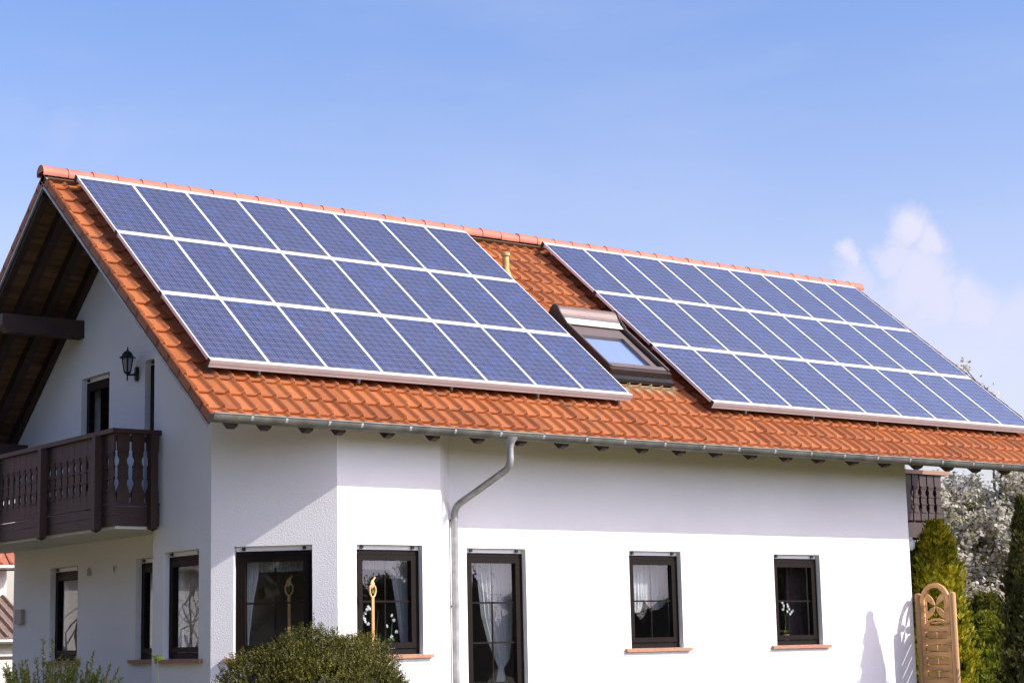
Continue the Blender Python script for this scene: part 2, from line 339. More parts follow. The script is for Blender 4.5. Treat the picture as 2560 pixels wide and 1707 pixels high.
# ------------------------------------------------------------------ windows
def window(fr, a, b, z0, z1, nv, nh, name='window', sill=True, label=None, sill_ext=.12, handle=False, mat_glass='glass'):
    p, s, n = fr; p = Vector(p); Z = Vector((0, 0, 1))
    def P(t, d, z): return p + s * t - n * d + Z * z
    def bx(mb, t0, t1, d0, d1, za, zb): mb.frame_box(P(t0, d1, za), s * (t1 - t0), n * (d1 - d0), Z * (zb - za))
    zt = z1 - .06; f = MB(); fw = .055
    bx(f, a + .002, a + fw, .085, .17, z0 + .002, zt); bx(f, b - fw, b - .002, .085, .17, z0 + .002, zt)
    bx(f, a + fw, b - fw, .085, .17, zt - fw, zt); bx(f, a + fw, b - fw, .085, .17, z0 + .002, z0 + fw + .02)
    root = f.build(name, M['frame'], house)
    if label: root['label'] = label
    a1, b1, c1, d1 = a + fw + .004, b - fw - .004, z0 + fw + .024, zt - fw - .004; sw = .068
    g = MB()
    bx(g, a1, a1 + sw, .066, .15, c1, d1); bx(g, b1 - sw, b1, .066, .15, c1, d1)
    bx(g, a1 + sw, b1 - sw, .066, .15, d1 - sw, d1); bx(g, a1 + sw, b1 - sw, .066, .15, c1, c1 + sw)
    g.build('sash', M['frame'], root)
    a2, b2, c2, d2 = a1 + sw, b1 - sw, c1 + sw, d1 - sw
    q = MB(); q.quad(P(a2, .11, c2), P(b2, .11, c2), P(b2, .11, d2), P(a2, .11, d2)); q.build('pane', M[mat_glass], root)
    if nv or nh:
        m = MB()
        for i in range(nv):
            t = a2 + (b2 - a2) * (i + 1) / (nv + 1); bx(m, t - .011, t + .011, .114, .124, c2, d2)
        for i in range(nh):
            z = c2 + (d2 - c2) * (i + 1) / (nh + 1)
            bx(m, a2, b2, .098, .1085, z - .011, z + .011)
        m.build('glazing_bar', M['frame'], root)
    k = MB(); bx(k, a + .012, b - .012, .075, .16, zt + .003, z1 - .003); k.build('shutter_strip', M['white_plastic'], root)
    for t in (a + .11, b - .11):
        st = MB(); bx(st, t - .02, t + .02, .045, .0745, zt + .012, z1 - .012); st.build('shutter_stop', M['black'], root)
    if sill:
        sl = MB()
        bx(sl, a - sill_ext, b + sill_ext, -.055, -.003, z0 - .048, z0 - .003); bx(sl, a + .003, b - .003, -.003, .085, z0 - .044, z0 - .0005)
        sl.build('sill', M['sand'], root)
    return root
window(fG2, YR - 2.70, YR - 1.745, ZS, ZL, 0, 0, label='ground floor window under the wooden balcony')
window(fG1, YA + .10, YA + 1.06, ZS, ZL, 0, 0, label='ground floor window half hidden behind the bay corner')
window(fA, .30, 1.255, ZS, ZL, 0, 0, label='ground floor window in the shaded gable face of the bay')
window(fB, .286, 1.263, ZS, ZL, 1, 1, label='window in the slanted face of the bay, behind the bush')
window(fC, .27, 1.24, ZS, ZL, 1, 1, label='window in the sunny front of the bay')
o = ED[0]
window(fD, 3.936 - o, 4.909 - o, .32, ZL + .01, 1, 3, name='patio_door', sill=False, label='tall glazed patio door beside the downpipe')
window(fD, 6.722 - o, 7.694 - o, ZS + .005, ZL + .012, 1, 1, label='window with a scalloped white curtain')
window(fD, 9.547 - o, 10.525 - o, ZS, ZL, 0, 1, label='window with a dark curtain and white orchid')
window(fG2, YR - 1.725, YR - .80, 3.16, 5.385, 0, 0, name='balcony_door', sill=False, label='dark balcony door with a brown curtain')
window(fG1, YA + .31, YA + 1.22, 3.16, 5.385, 0, 0, name='balcony_door', sill=False, label='narrow dark balcony opening beside the lantern')

# ------------------------------------------------------------------ roof tiles
roof_e = None
def crest(t):                                        # one clay tile across, t in 0..1, crest at 0
    t = t % 1.0; d = min(t, 1 - t)
    if t < .5:
        return .044 * (math.cos(math.pi * min(d / .14, 1)) * .5 + .5)
    return .044 * (math.cos(math.pi * min(d / .28, 1)) * .5 + .5)
PU, U0 = .2100, -.282
VK = [-.25] + [.021 + .3534 * k for k in range(17)] + [VEND]
def tiles():
    vs, fs, uvs = [], [], []
    def field(back):
        us = []
        u = UL; ns = 16
        k0 = int(math.floor((UL - U0) / PU)) - 1
        while True:
            k0 += 1
            brk = False
            for j in range(ns):
                uu = U0 + PU * (k0 + j / ns)
                if uu < UL: continue
                if uu > UR: brk = True; break
                us.append((uu, k0))
            if brk: break
        us = [(UL, us[0][1])] + us + [(UR, us[-1][1])]
        for r in range(1, len(VK)):
            v1, v0 = VK[r], VK[r - 1] - .045
            rnd = random.Random(r * 31 + back)
            jit = {k: (rnd.uniform(-.004, .004), rnd.uniform(-.006, .006)) for k in range(-5, 90)}
            prof = [(0, -.042, 0), (.5, -.020, 0), (.90, -.003, 0), (.955, .004, 0), (.985, .003, 0), (1.004, -.008, 1), (1.006, -.022, 1), (.995, -.036, 1)]
            base = len(vs)
            for (uu, k) in us:
                h = crest((uu - U0) / PU); jo, jv = jit[k]
                for f, off, lip in prof:
                    vv = v0 + (v1 - v0) * f + (jv if f > .9 else 0)
                    vs.append(T(uu, vv, -.198 + h + off + (jo if f > .4 else 0), back)); uvs.append(((uu - U0) / PU + .30, r + .5))
            m = len(prof)
            for i in range(len(us) - 1):
                for j in range(m - 1):
                    a = base + i * m + j; q = (a, a + 1, a + m + 1, a + m)
                    fs.append(q[::-1] if back else q)
        # downturned verge flanges, one per course
        for side, uu in ((-1, UL), (1, UR)):
            for r in range(1, len(VK)):
                b0 = len(vs); v1, v0 = VK[r], VK[r - 1] - .02
                for vv, o in ((v0, -.007), (v1, .002)):
                    for du, of in ((0, -.156 + o), (.0, -.262 + o), (.022, -.262 + o), (.022, -.176 + o)):
                        vs.append(T(uu - side * du + side * .003, vv, of + .012, back)); uvs.append((-3 + side, r + .5))
                for q in ((0, 1, 5, 4), (1, 2, 6, 5), (2, 3, 7, 6), (4, 5, 6, 7), (3, 2, 1, 0)): fs.append(tuple(b0 + i for i in q))
    field(False); field(True)
    me = bpy.data.meshes.new('roof'); me.from_pydata([tuple(v) for v in vs], [], fs); me.update()
    lay = me.uv_layers.new(name='UVMap')
    lp = [0] * len(me.loops); me.loops.foreach_get('vertex_index', lp)
    lay.data.foreach_set('uv', [c for i in lp for c in uvs[i]])
    me.polygons.foreach_set('use_smooth', [True] * len(me.polygons))
    try: me.set_sharp_from_angle(angle=rad(50))
    except Exception: pass
    me.materials.append(M['tile'])
    ob = bpy.data.objects.new('roof', me); C.objects.link(ob); ob.parent = house; return ob
roof = tiles()
# ridge caps
rg = MB(); x = UL - .04; k = 0
while x < UR - .02:
    x1 = min(x + .372, UR + .02); n = 14; a = []
    r0, r1 = .112, .102
    for i in range(n + 1):
        t = math.pi * (-.13 + 1.26 * i / n); c, s_ = math.cos(t), math.sin(t)
        a.append((c, s_))
    dz = random.uniform(-.004, .004)
    ring = lambda xx, r: [Vector((xx, YA - c * r * 1.05, OZ + .054 + dz + s_ * r)) for c, s_ in a]
    A, B, Bi, Ai = ring(x, r0), ring(x1 + .012, r1), ring(x1 + .012, r1 - .016), ring(x, r0 - .012)
    vs = Ai + A + B; m = n + 1
    rg.add(vs, [(i, i + 1, m + i + 1, m + i) for i in range(n)] + [(m + i, m + i + 1, 2 * m + i + 1, 2 * m + i) for i in range(n)])
    x = x1; k += 1
c = [Vector((UL - .036, YA - math.cos(math.pi * i / 14) * .110, OZ + .058 + math.sin(math.pi * i / 14) * .104)) for i in range(15)]
rg.add(c, [tuple(range(15))])
rg.build('ridge_cap', M['ridge'], roof, smooth=True)
rbd = MB(); rbd.box(UL + .03, YA - .03, 7.86, UR - .03, YA + .03, 8.0); rbd.build('ridge_board', M['rafter'], roof)
# verge strip, soffit boards, rafters
for back in (False, True):
    vg = MB()
    vg.add([T(u, v, o_, back) for u in (UL - .003, UL + .026) for v in (-.30, VEND) for o_ in (-.268, -.305)], [(0, 1, 3, 2), (4, 6, 7, 5), (0, 4, 5, 1), (2, 3, 7, 6), (0, 2, 6, 4), (1, 5, 7, 3)])
    vg.build('verge_strip', M['zinc_light'], roof)
so = MB()
for back in (False, True):
    v = -.30; w = .118
    while v < 5.86:
        v1 = min(v + w, 5.90)
        pts = [T(UL + .034, vv, of, back) for vv in (v + .004, v1 - .004) for of in (-.270, -.250)] + [T(UR - .034, vv, of, back) for vv in (v + .004, v1 - .004) for of in (-.270, -.250)]
        so.add(pts, [(0, 2, 3, 1), (4, 5, 7, 6), (0, 4, 6, 2), (1, 3, 7, 5), (0, 1, 5, 4), (2, 6, 7, 3)])
        v = v1
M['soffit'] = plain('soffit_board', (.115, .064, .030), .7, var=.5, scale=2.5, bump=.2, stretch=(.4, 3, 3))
so.build('soffit', M['soffit'], roof)
fb = MB(); fb.prism([(UL + .03, -4.584, 4.086), (UL + .03, -4.584, 4.102), (UL + .03, -4.42, 4.072), (UL + .03, -4.42, 4.050)], (UR - UL - .06, 0, 0)); fb.build('eave_light_stop', M['rafter'], roof)  # hidden board added to stop light leaking through behind the gutter
def rafter(uc, w, v0, v1, back, o0=-.272, o1=-.44, taper=False):
    r = MB(); a, b = uc - w / 2, uc + w / 2
    if taper:
        prof = [(v0, o0), (v1 + .02, o0), (v1 + .02, o0 - .06), (v1 - .03, o1), (v0, o1)]
    else:
        prof = [(v0, o0), (v1, o0), (v1, o1), (v0, o1)]
    r.prism([T(a, v, of, back) for v, of in prof], (w, 0, 0))
    r.build('rafter', M['rafter'], roof)
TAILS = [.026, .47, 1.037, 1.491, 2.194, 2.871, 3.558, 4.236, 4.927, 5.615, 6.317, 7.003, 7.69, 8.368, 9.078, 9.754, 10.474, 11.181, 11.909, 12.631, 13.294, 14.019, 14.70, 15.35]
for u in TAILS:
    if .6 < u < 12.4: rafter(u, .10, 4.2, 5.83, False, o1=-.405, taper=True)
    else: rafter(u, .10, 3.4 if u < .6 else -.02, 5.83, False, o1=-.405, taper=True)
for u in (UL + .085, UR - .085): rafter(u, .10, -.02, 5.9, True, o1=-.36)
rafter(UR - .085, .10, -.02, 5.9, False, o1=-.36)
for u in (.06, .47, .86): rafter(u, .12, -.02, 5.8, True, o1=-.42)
for (ya, yb, za, zb, xe) in ((1.66, 1.86, 5.98, 6.24, UL + .02), (3.62, 3.82, 4.36, 4.62, UL + .10)):
    p = MB(); x1 = XG + .02
    p.prism([(xe + .10, ya, za), (x1, ya, za), (x1, ya, zb), (xe, ya, zb), (xe, ya, za + .10)], (0, yb - ya, 0))
    p.build('purlin', M['rafter'], roof)
# vent pipe
vp = MB(); b = T(6.80, 1.02, -.14)
vp.lathe(b, [(.052, -.12), (.052, .235), (.050, .24)], 16); vp.lathe(b + Vector((0, 0, .245)), [(.050, 0), (.070, .004), (.070, .05), (.060, .058), (.02, .062)], 16)
vp.lathe(b, [(.085, -.09), (.075, -.02), (.054, .03), (.054, .035)], 16)
vp.build('vent_pipe', M['vent_pipe'], roof, smooth=True)

# gutter
GY, GZ, GR = -4.665, 4.098, .078
gt = MB(); n = 14
xs = [UL - .06, UR + .06]
prof = [(math.cos(math.pi + math.pi * i / n) * GR, math.sin(math.pi + math.pi * i / n) * GR * 1.12) for i in range(n + 1)]
prof2 = [(y * .96, z * .96 + .001) for y, z in prof]
vs = [Vector((xx, GY + y, GZ + z)) for xx in xs for y, z in prof + prof2[::-1]]
m = len(prof) * 2
gt.add(vs, [(i, (i + 1) % m, m + (i + 1) % m, m + i) for i in range(m)] + [tuple(range(m)), tuple(range(2 * m - 1, m - 1, -1))])
gt.tube([(xs[0], GY - GR + .004, GZ + .006), (xs[1], GY - GR + .004, GZ + .006)], .0125, 8)
for xx in (xs[0] - .003, xs[1] + .001):
    gt.prism([(xx, GY + y, GZ + z) for y, z in prof], (.0025, 0, 0))
gutter = gt.build('gutter', M['zinc'], house, smooth=True)
BR = [.07, .52, 1.10, 1.55, 2.245, 2.91, 3.61, 4.29, 5.0, 5.65, 6.36, 7.07, 7.73, 8.43, 9.16, 9.85, 10.56, 11.27, 12.01, 12.73, 13.43, 14.1, 14.8, 15.4]
for xx in BR:
    bk = MB(); r = GR + .004
    pr = [(math.cos(math.pi + math.pi * i / 12) * r, math.sin(math.pi + math.pi * i / 12) * r) for i in range(13)]
    pr = [(-r - .012, .016)] + pr
    for (y0, z0), (y1, z1) in zip(pr[:-1], pr[1:]):
        l0, l1 = math.hypot(y0, z0), math.hypot(y1, z1)
        i0, i1 = (y0 * (1 - .004 / l0), z0 * (1 - .004 / l0)), (y1 * (1 - .004 / l1), z1 * (1 - .004 / l1))
        bk.add([Vector((xx + dx, GY + y, GZ + z)) for dx in (-.016, .016) for y, z in ((y0, z0), (y1, z1), i1, i0)],
               [(0, 1, 2, 3), (7, 6, 5, 4), (0, 4, 5, 1), (1, 5, 6, 2), (2, 6, 7, 3), (3, 7, 4, 0)])
    bk.build('gutter_bracket', M['bright_zinc'], gutter, smooth=True)
# downpipe
dp = MB(); px0 = 3.80
def arc(a, b, c, n=6):
    a, b, c = Vector(a), Vector(b), Vector(c); return [(a * (1 - t) ** 2 + b * 2 * t * (1 - t) + c * t * t) for t in [i / n for i in range(n + 1)]]
path = [(px0, -4.665, 3.96), (px0, -4.665, 3.80)] + arc((px0, -4.665, 3.77), (px0 - .005, -4.66, 3.66), (px0 - .014, -4.55, 3.625)) + arc((3.70, -3.74, 3.30), (3.685, -3.60, 3.25), (3.68, -3.60, 3.13)) + [(3.678, -3.60, 2.5), (3.672, -3.60, 1.3), (3.668, -3.60, .1)]
dp.tube(path, .045, 16)
downpipe = dp.build('downpipe', M['zinc_light'], house, smooth=True)
fn = MB(); fn.lathe((px0, -4.665, 3.92), [(.050, 0), (.052, .03), (.060, .055), (.090, .105), (.098, .125)], 18); fn.build('funnel', M['zinc_light'], downpipe, smooth=True)
for z in (3.06, 1.96, .9):
    cl = MB(); cl.tube([(3.68, -3.60, z), (3.68, -3.60, z + .03)], .050, 16); cl.box(3.67, -3.55, z + .004, 3.69, -3.49, z + .026); cl.build('pipe_clip', M['zinc_light'], downpipe, smooth=True)

# ------------------------------------------------------------------ roof window
sk = MB(); a, b, v0, v1 = 6.735, 7.885, 2.72, 4.08
def rb(mb, ua, ub, va, vb, oa, ob):
    pts = [T(u, v, of) for u in (ua, ub) for v in (va, vb) for of in (oa, ob)]
    mb.add(pts, [(0, 1, 3, 2), (4, 6, 7, 5), (0, 4, 5, 1), (2, 3, 7, 6), (0, 2, 6, 4), (1, 5, 7, 3)])
rb(sk, a, a + .05, v0, v1, -.17, -.01); rb(sk, b - .05, b, v0, v1, -.17, -.01); rb(sk, a + .05, b - .05, v0, v0 + .05, -.17, -.012)
rb(sk, a - .0, b + .0, v1 + .003, v1 + .07, -.17, -.02)
skylight = sk.build('roof_window', M['hood_dark'], house)
ss_ = MB()
rb(ss_, a + .054, a + .13, v0 + .06, v1 - .10, -.13, -.045); rb(ss_, b - .20, b - .095, v0 + .06, v1 - .10, -.13, -.045)
rb(ss_, a + .13, b - .20, v0 + .06, v0 + .38, -.13, -.046); rb(ss_, a + .054, b - .054, v1 - .10, v1 + .0, -.12, -.004)
ss_.build('sash', M['hood'], skylight)
gl = MB(); gl.quad(T(a + .12, v0 + .37, -.07), T(a + .12, v1 - .09, -.07), T(b - .19, v1 - .09, -.07), T(b - .19, v0 + .37, -.07)); gl.build('pane', M['sky_glass'], skylight)
bl = MB(); rb(bl, a + .06, b - .06, v0 + .06, v1 - .1, -.125, -.105); bl.build('sky_sheet', M['sky_sheet'], skylight)  # added sheet, its pale blue stands in for sky mirrored by the pane
hd = MB()
hp = [(2.44, -.13), (2.43, .0), (2.445, .045), (2.48, .082), (2.53, .088), (2.58, .07), (2.63, .045), (2.68, .028), (2.72, .022), (2.72, -.13)]
hd.prism([T(a + .012, v, of) for v, of in hp], (b - a - .024, 0, 0)); hd.build('hood', M['hood'], skylight, smooth=True)
for u in (a - .012, b - .008):
    e = MB(); hp2 = [(2.415, -.15), (2.41, .01), (2.425, .062), (2.47, .102), (2.53, .106), (2.59, .086), (2.65, .06), (2.73, .042), (2.86, .018), (2.86, -.15)]
    e.prism([T(u, v, of) for v, of in hp2], (.022, 0, 0)); e.build('hood_end', M['hood_dark'], skylight, smooth=True)
sh = MB(); rb(sh, a + .03, b - .03, 2.705, 2.735, -.02, .012)
for i in range(3): rb(sh, a + .03, b - .03, 2.705 + i * .05, 2.751 + i * .05, -.018, .004 - i * .006)
sh.build('roller_shutter', M['white_plastic'], skylight)
rl = MB(); rb(rl, b - .030, b - .004, 2.87, v1, -.008, .012); rb(rl, a + .004, a + .030, 2.87, v1, -.008, .012); rl.build('shutter_rail', M['hood'], skylight)
la = MB(); rb(la, a - .02, b + .02, v1 + .075, v1 + .18, -.165, -.105); la.build('flashing', M['black'], skylight)

# ------------------------------------------------------------------ solar panels
W, HP, U2 = .82, 1.6326, 8.1193
PW, PH, FT = .815, 1.580, .045
def panel_meshes():
    f = MB(); fr = .016
    f.box(0, 0, -FT, fr, PH, 0); f.box(PW - fr, 0, -FT, PW, PH, 0); f.box(fr, 0, -FT, PW - fr, fr, -.0005); f.box(fr, PH - fr, -FT, PW - fr, PH, -.0005)
    f.box(fr, fr, -.032, PW - fr, PH - fr, -.026)
    g = MB(); g.box(0, 0, -.02, PW - 2 * fr + 0, PH - 2 * fr, 0)
    return f, g, fr
pf, pg, fr = panel_meshes()
ORD = ['first', 'second', 'third', 'fourth', 'fifth', 'sixth', 'seventh', 'eighth', 'ninth']
proto = None
for arr, ncol, ux, side in ((0, 8, 0., 'left'), (1, 9, U2, 'right')):
    for row in range(3):
        for col in range(ncol):
            u = ux + col * W + .0025; vb = row * HP + .026 + PH
            if proto is None:
                root = empty('solar_panel'); a1 = pf.build('frame', M['alu'], root); a2 = pg.build('cell_sheet', M['cell'], root); a2.location = (fr, fr, -.004); proto = root
            else:
                root = proto.copy(); C.objects.link(root)
                for ch in list(proto.children):
                    k = ch.copy(); C.objects.link(k); k.parent = root
            root.location = T(u, vb, 0); root.rotation_euler = (TH, 0, 0)
            rowname = ('top', 'middle', 'bottom')[row]
            pos = f'{ORD[col]} from gable verge' if side == 'left' else f'{ORD[col]} from roof window'
            nm = 'array nearer the balcony' if side == 'left' else 'array beyond roof window'
            tag(root, f'blue solar panel, {rowname} row of the {nm}, {pos}', 'solar panel', 'solar panels on the tiled roof')
for arr, ncol, ux in ((0, 8, 0.), (1, 9, U2)):
    L = ncol * W
    for row in range(4):
        r = MB(); v = row * HP
        e = .012 if arr == 0 else .012
        if row == 0: rb(r, ux, ux + L, v - .034, v + .022, -.07, -.003)
        elif row < 3: rb(r, ux + .002, ux + L + (.0 if 1 else 0), v - .023, v + .022, -.09, -.003)
        else:
            rb(r, ux - .0, ux + L + .02, v - .022, v + .026, -.048, .002); rb(r, ux + .0, ux + L + .02, v - .018, v + .022, -.098, -.050)
        rail = r.build('mounting_rail', M['alu_rail'])
        side = 'the eight wide solar array' if arr == 0 else 'the nine wide solar array'
        tag(rail, ('white aluminium rail along the top edge of ' + side, 'white aluminium rail between top and middle rows of ' + side, 'white aluminium rail between middle and bottom rows of ' + side, 'pinkish aluminium rail along the bottom edge of ' + side)[row], 'rail', 'rails holding the solar panels')
        cp = MB(); rb(cp, ux - .014, ux - .001, v - .026, v + .03, -.10 if row == 3 else -.085, .006); cp.build('end_cap', M['black'], rail)
        if row == 3:
            for x in [ux + .7 + 1.42 * i for i in range(5)]:
                if x < ux + L:
                    hk = MB(); rb(hk, x - .02, x + .02, v + .0, v + .03, -.16, -.10); rb(hk, x - .012, x + .012, v + .03, v + .05, -.15, -.125); hk.build('roof_hook', M['zinc'], rail)

# ------------------------------------------------------------------ balconies
def baluster_profile():
    L_ = [(0, .098), (.11, .098), (.115, .088), (.125, .098), (.165, .098), (.17, .088), (.18, .088), (.21, .074), (.255, .056), (.30, .066), (.33, .090), (.345, .080), (.36, .080),
          (.47, .080), (.485, .090), (.50, .080), (.54, .060), (.585, .056), (.625, .078), (.64, .088), (.655, .082), (.67, .090), (.69, .080), (.70, .080), (.71, .098), (.94, .098)]
    return L_
BP = baluster_profile()
def baluster(parent, o, s, n, z0, h, wscale=1.):
    """flat sawn board; o = bottom centre, s = width direction, n = outward"""
    mb = MB(); t = .026; s, n = Vector(s), Vector(n)
    sc = h / .94
    L_ = [Vector(o) + s * (-w * wscale) + Vector((0, 0, z * sc)) for z, w in BP]; R_ = [Vector(o) + s * (w * wscale) + Vector((0, 0, z * sc)) for z, w in BP]
    m = len(BP)
    vs = [p + n * d for d in (t / 2, -t / 2) for p in L_ + R_]
    fs = []
    for i in range(m - 1):
        a, b, c, d = i, m + i, m + i + 1, i + 1
        fs += [(a, b, c, d), (2 * m + d, 2 * m + c, 2 * m + b, 2 * m + a), (a, d, 2 * m + d, 2 * m + a), (b, 2 * m + b, 2 * m + c, c)]
    fs += [(0, 2 * m, 3 * m, m), (m - 1, 2 * m - 1, 4 * m - 1, 3 * m - 1)]
    mb.add(vs, fs)
    # turned-look ridges across the board
    for z in (.17, .335, .485, .66, .695):
        mb.frame_box(Vector(o) + s * (-.080 * wscale) + n * (t / 2 - .001) + Vector((0, 0, z * sc - .012)), s * (.16 * wscale), n * .014, Vector((0, 0, .020)))
    return mb.build('baluster', M['dark_wood'], parent)
BX, BY = -.09, -1.50
fl = MB(); fl.box(BX + .03, BY + .03, 3.02, XA - .003, -1.323, 3.15); fl.box(BX + .03, -1.322, 3.02, XG - .003, 4.35, 3.15)
M['slab'] = plain('balcony_slab_render', (.66, .645, .61), .9, var=.06, scale=2.)
balcony = fl.build('balcony', M['slab'], house)
fa = MB()
for z0, z1 in ((3.055, 3.185), (3.19, 3.30)):
    fa.box(BX, BY, z0, BX + .028, 4.4, z1); fa.box(BX + .029, BY, z0, XA - .004, BY + .028, z1)
fa.build('fascia_board', M['dark_wood'], balcony)
br = MB(); br.box(BX - .012, BY - .012, 3.312, BX + .035, 4.4, 3.352); br.box(BX + .036, BY - .012, 3.312, XA - .004, BY + .035, 3.352); br.build('bottom_rail', M['dark_wood'], balcony)
tr = MB(); tr.box(BX - .055, BY - .05, 4.228, BX + .085, 4.4, 4.286); tr.box(BX + .086, BY - .05, 4.228, XA - .004, BY + .085, 4.286); tr.build('handrail', M['dark_wood'], balcony)
mr = MB(); mr.box(BX + .030, BY + .06, 4.13, BX + .06, 4.4, 4.21); mr.box(BX + .030, BY + .06, 3.42, BX + .06, 4.4, 3.48); mr.box(BX + .062, BY + .030, 4.13, XA - .004, BY + .06, 4.21); mr.box(BX + .062, BY + .030, 3.42, XA - .004, BY + .06, 3.48); mr.build('backing_rail', M['dark_wood'], balcony)
y = BY + .12
while y < 4.3:
    baluster(balcony, (BX + .014, y, 3.354), (0, 1, 0), (-1, 0, 0), 3.35, .872, .985); y += .2
for x in (BX + .12, BX + .325, BX + .53): baluster(balcony, (x, BY + .014, 3.354), (1, 0, 0), (0, -1, 0), 3.35, .872, .86)
for (x, y) in ((BX - .055, .58), (BX - .055, -1.13), (BX - .055, 2.30), (BX - .055, 4.0)):
    p = MB(); p.box(x - .045, y, 3.02, x + .054, y + .10, 4.226); p.add([(x - .045, y, 3.02), (x + .054, y, 3.02), (x + .054, y + .10, 3.02), (x - .045, y + .10, 3.02), (x + .005, y + .05, 2.985)], [(0, 1, 4), (1, 2, 4), (2, 3, 4), (3, 0, 4)]); p.build('post', M['dark_wood'], balcony)
p = MB(); x, y = .415, BY - .06
p.box(x - .05, y - .045, 3.02, x + .05, y + .055, 4.226); p.add([(x - .05, y - .045, 3.02), (x + .05, y - .045, 3.02), (x + .05, y + .055, 3.02), (x - .05, y + .055, 3.02), (x, y, 2.985)], [(0, 1, 4), (1, 2, 4), (2, 3, 4), (3, 0, 4)]); p.build('post', M['dark_wood'], balcony)
# far balcony on the right gable
RY, RX = -1.6, 15.72
fl = MB(); fl.box(XR + .003, RY + .05, 3.30, RX - .05, 4.0, 3.42); bal2 = fl.build('balcony', M['dark_wood'], house)
b2 = MB(); b2.box(XR + .003, RY, 3.17, RX - .1, RY + .045, 3.43); b2.box(RX - .14, RY + .05, 3.17, RX - .06, 4.0, 3.29); b2.build('edge_beam', M['dark_wood'], bal2)
b2 = MB(); b2.box(XR + .003, RY - .05, 4.275, RX + .16, RY + .08, 4.345); b2.box(RX + .02, RY + .081, 4.275, RX + .16, 4.0, 4.345); b2.build('handrail', M['brown_rail'], bal2)
x = RX - .10
while x > XR + .1:
    baluster(bal2, (x, RY + .014, 3.47), (1, 0, 0), (0, -1, 0), 3.47, .80, .86); x -= .197
y = RY + .2
while y < 3.8: baluster(bal2, (RX + .05, y, 3.47), (0, 1, 0), (1, 0, 0), 3.47, .80, .86); y += .197
b2 = MB(); b2.box(RX - .42, RY + .01, .0, RX - .30, RY + .13, 3.168); b2.build('post', M['dark_wood'], bal2)
b2 = MB(); b2.box(XR + .003, RY + .03, 4.20, RX, RY + .06, 4.272); b2.box(XR + .003, RY + .03, 3.46, RX, RY + .06, 3.52); b2.build('backing_rail', M['dark_wood'], bal2)

# ------------------------------------------------------------------ wall fittings
lx, ly, lz = XG, -.10, 5.23
lamp = empty('wall_lantern', (lx, ly, lz)); tag(lamp, 'black iron lantern on a curved arm fixed to the shaded gable wall', 'wall lamp')
def lobj(mb, name, mat, smooth=False): return mb.build(name, mat, lamp, smooth)
mb = MB(); mb.lathe((-.16, 0, -.10), [(.010, 0), (.012, .06), (.018, .09)], 8)
mb.tube(arc((-.02, 0, .02), (-.06, 0, -.03), (-.16, 0, -.015), 8), [.035, .026, .020, .016, .014, .013, .013, .013, .013], 8)
lobj(mb, 'arm', M['lantern'], True)
mb = MB(); mb.lathe((0, 0, 0), [(.02, -.10), (.045, -.09), (.05, .0), (.045, .09), (.02, .10)], 10)
for i, v in enumerate(mb.v): mb.v[i] = (-.012 + v[0] * .5 - .012, v[1], v[2])
lobj(mb, 'wall_plate', M['lantern'], True)
mb = MB(); mb.lathe((-.16, 0, .235), [(.115, -.022), (.125, -.02), (.085, .0), (.075, .03), (.045, .065), (.018, .075), (.012, .095), (.008, .12), (.002, .135)], 6); lobj(mb, 'cap', M['lantern'])
mb = MB()
for k in range(6):
    a_ = math.pi / 3 * k; mb.tube([(-.16 + .05 * math.cos(a_), .05 * math.sin(a_), .015), (-.16 + .085 * math.cos(a_), .085 * math.sin(a_), .215)], .0065, 5)
mb.lathe((-.16, 0, -.012), [(.018, 0), (.045, .012), (.055, .026), (.05, .030)], 6); lobj(mb, 'cage', M['lantern'])
mb = MB(); mb.lathe((-.16, 0, .02), [(.044, 0), (.078, .19)], 6); lobj(mb, 'lamp_glass', M['lamp_glass'])
mb = MB(); mb.box(XG - .06, 3.62, 1.93, XG - .002, 3.86, 2.15); wb = mb.build('wall_box', M['beige']); tag(wb, 'small grey beige box on the shaded wall at the far house corner', 'box')
mb = MB(); mb.lathe((0, 0, 0), [(.0, .0), (.052, .0), (.058, .004), (.058, .016), (.052, .020), (.046, .016), (.044, .006)], 18); vent = mb.build('vent_cover', M['white_plastic'])
vent.location = (XG - .001, .54, 2.615); vent.rotation_euler = (0, rad(-90), 0); tag(vent, 'round white vent ring on the shaded wall under the balcony', 'vent')
mb = MB(); mb.lathe((0, 0, .002), [(.043, 0), (.043, .008)], 16); mb.build('grille', M['beige'], vent)
mb = MB(); mb.box(-.035, -.025, -.05, -.002, .025, .02); mb.lathe((-.025, 0, .02), [(.022, 0), (.02, .02), (.008, .045), (.002, .05)], 10); sn = mb.build('wall_sensor', M['beige'], smooth=True); sn.location = (XG, 1.34, 2.60); tag(sn, 'tiny bell shaped sensor on the wall beside the ground floor window', 'sensor')
mb = MB(); mb.lathe((0, 0, 0), [(.02, -.12), (.055, -.09), (.07, -.03), (.065, .03), (.03, .06), (.03, .09)], 14); gb = mb.build('globe_lamp', M['white_plastic'], smooth=True); gb.location = (13.72, -2.55, 3.0); tag(gb, 'small white lamp by the house corner below the far balcony', 'lamp')
mb = MB(); mb.box(XR - 13.72 + .002, -.02, .05, 0., .02, .09); mb.build('bracket', M['white_plastic'], gb)

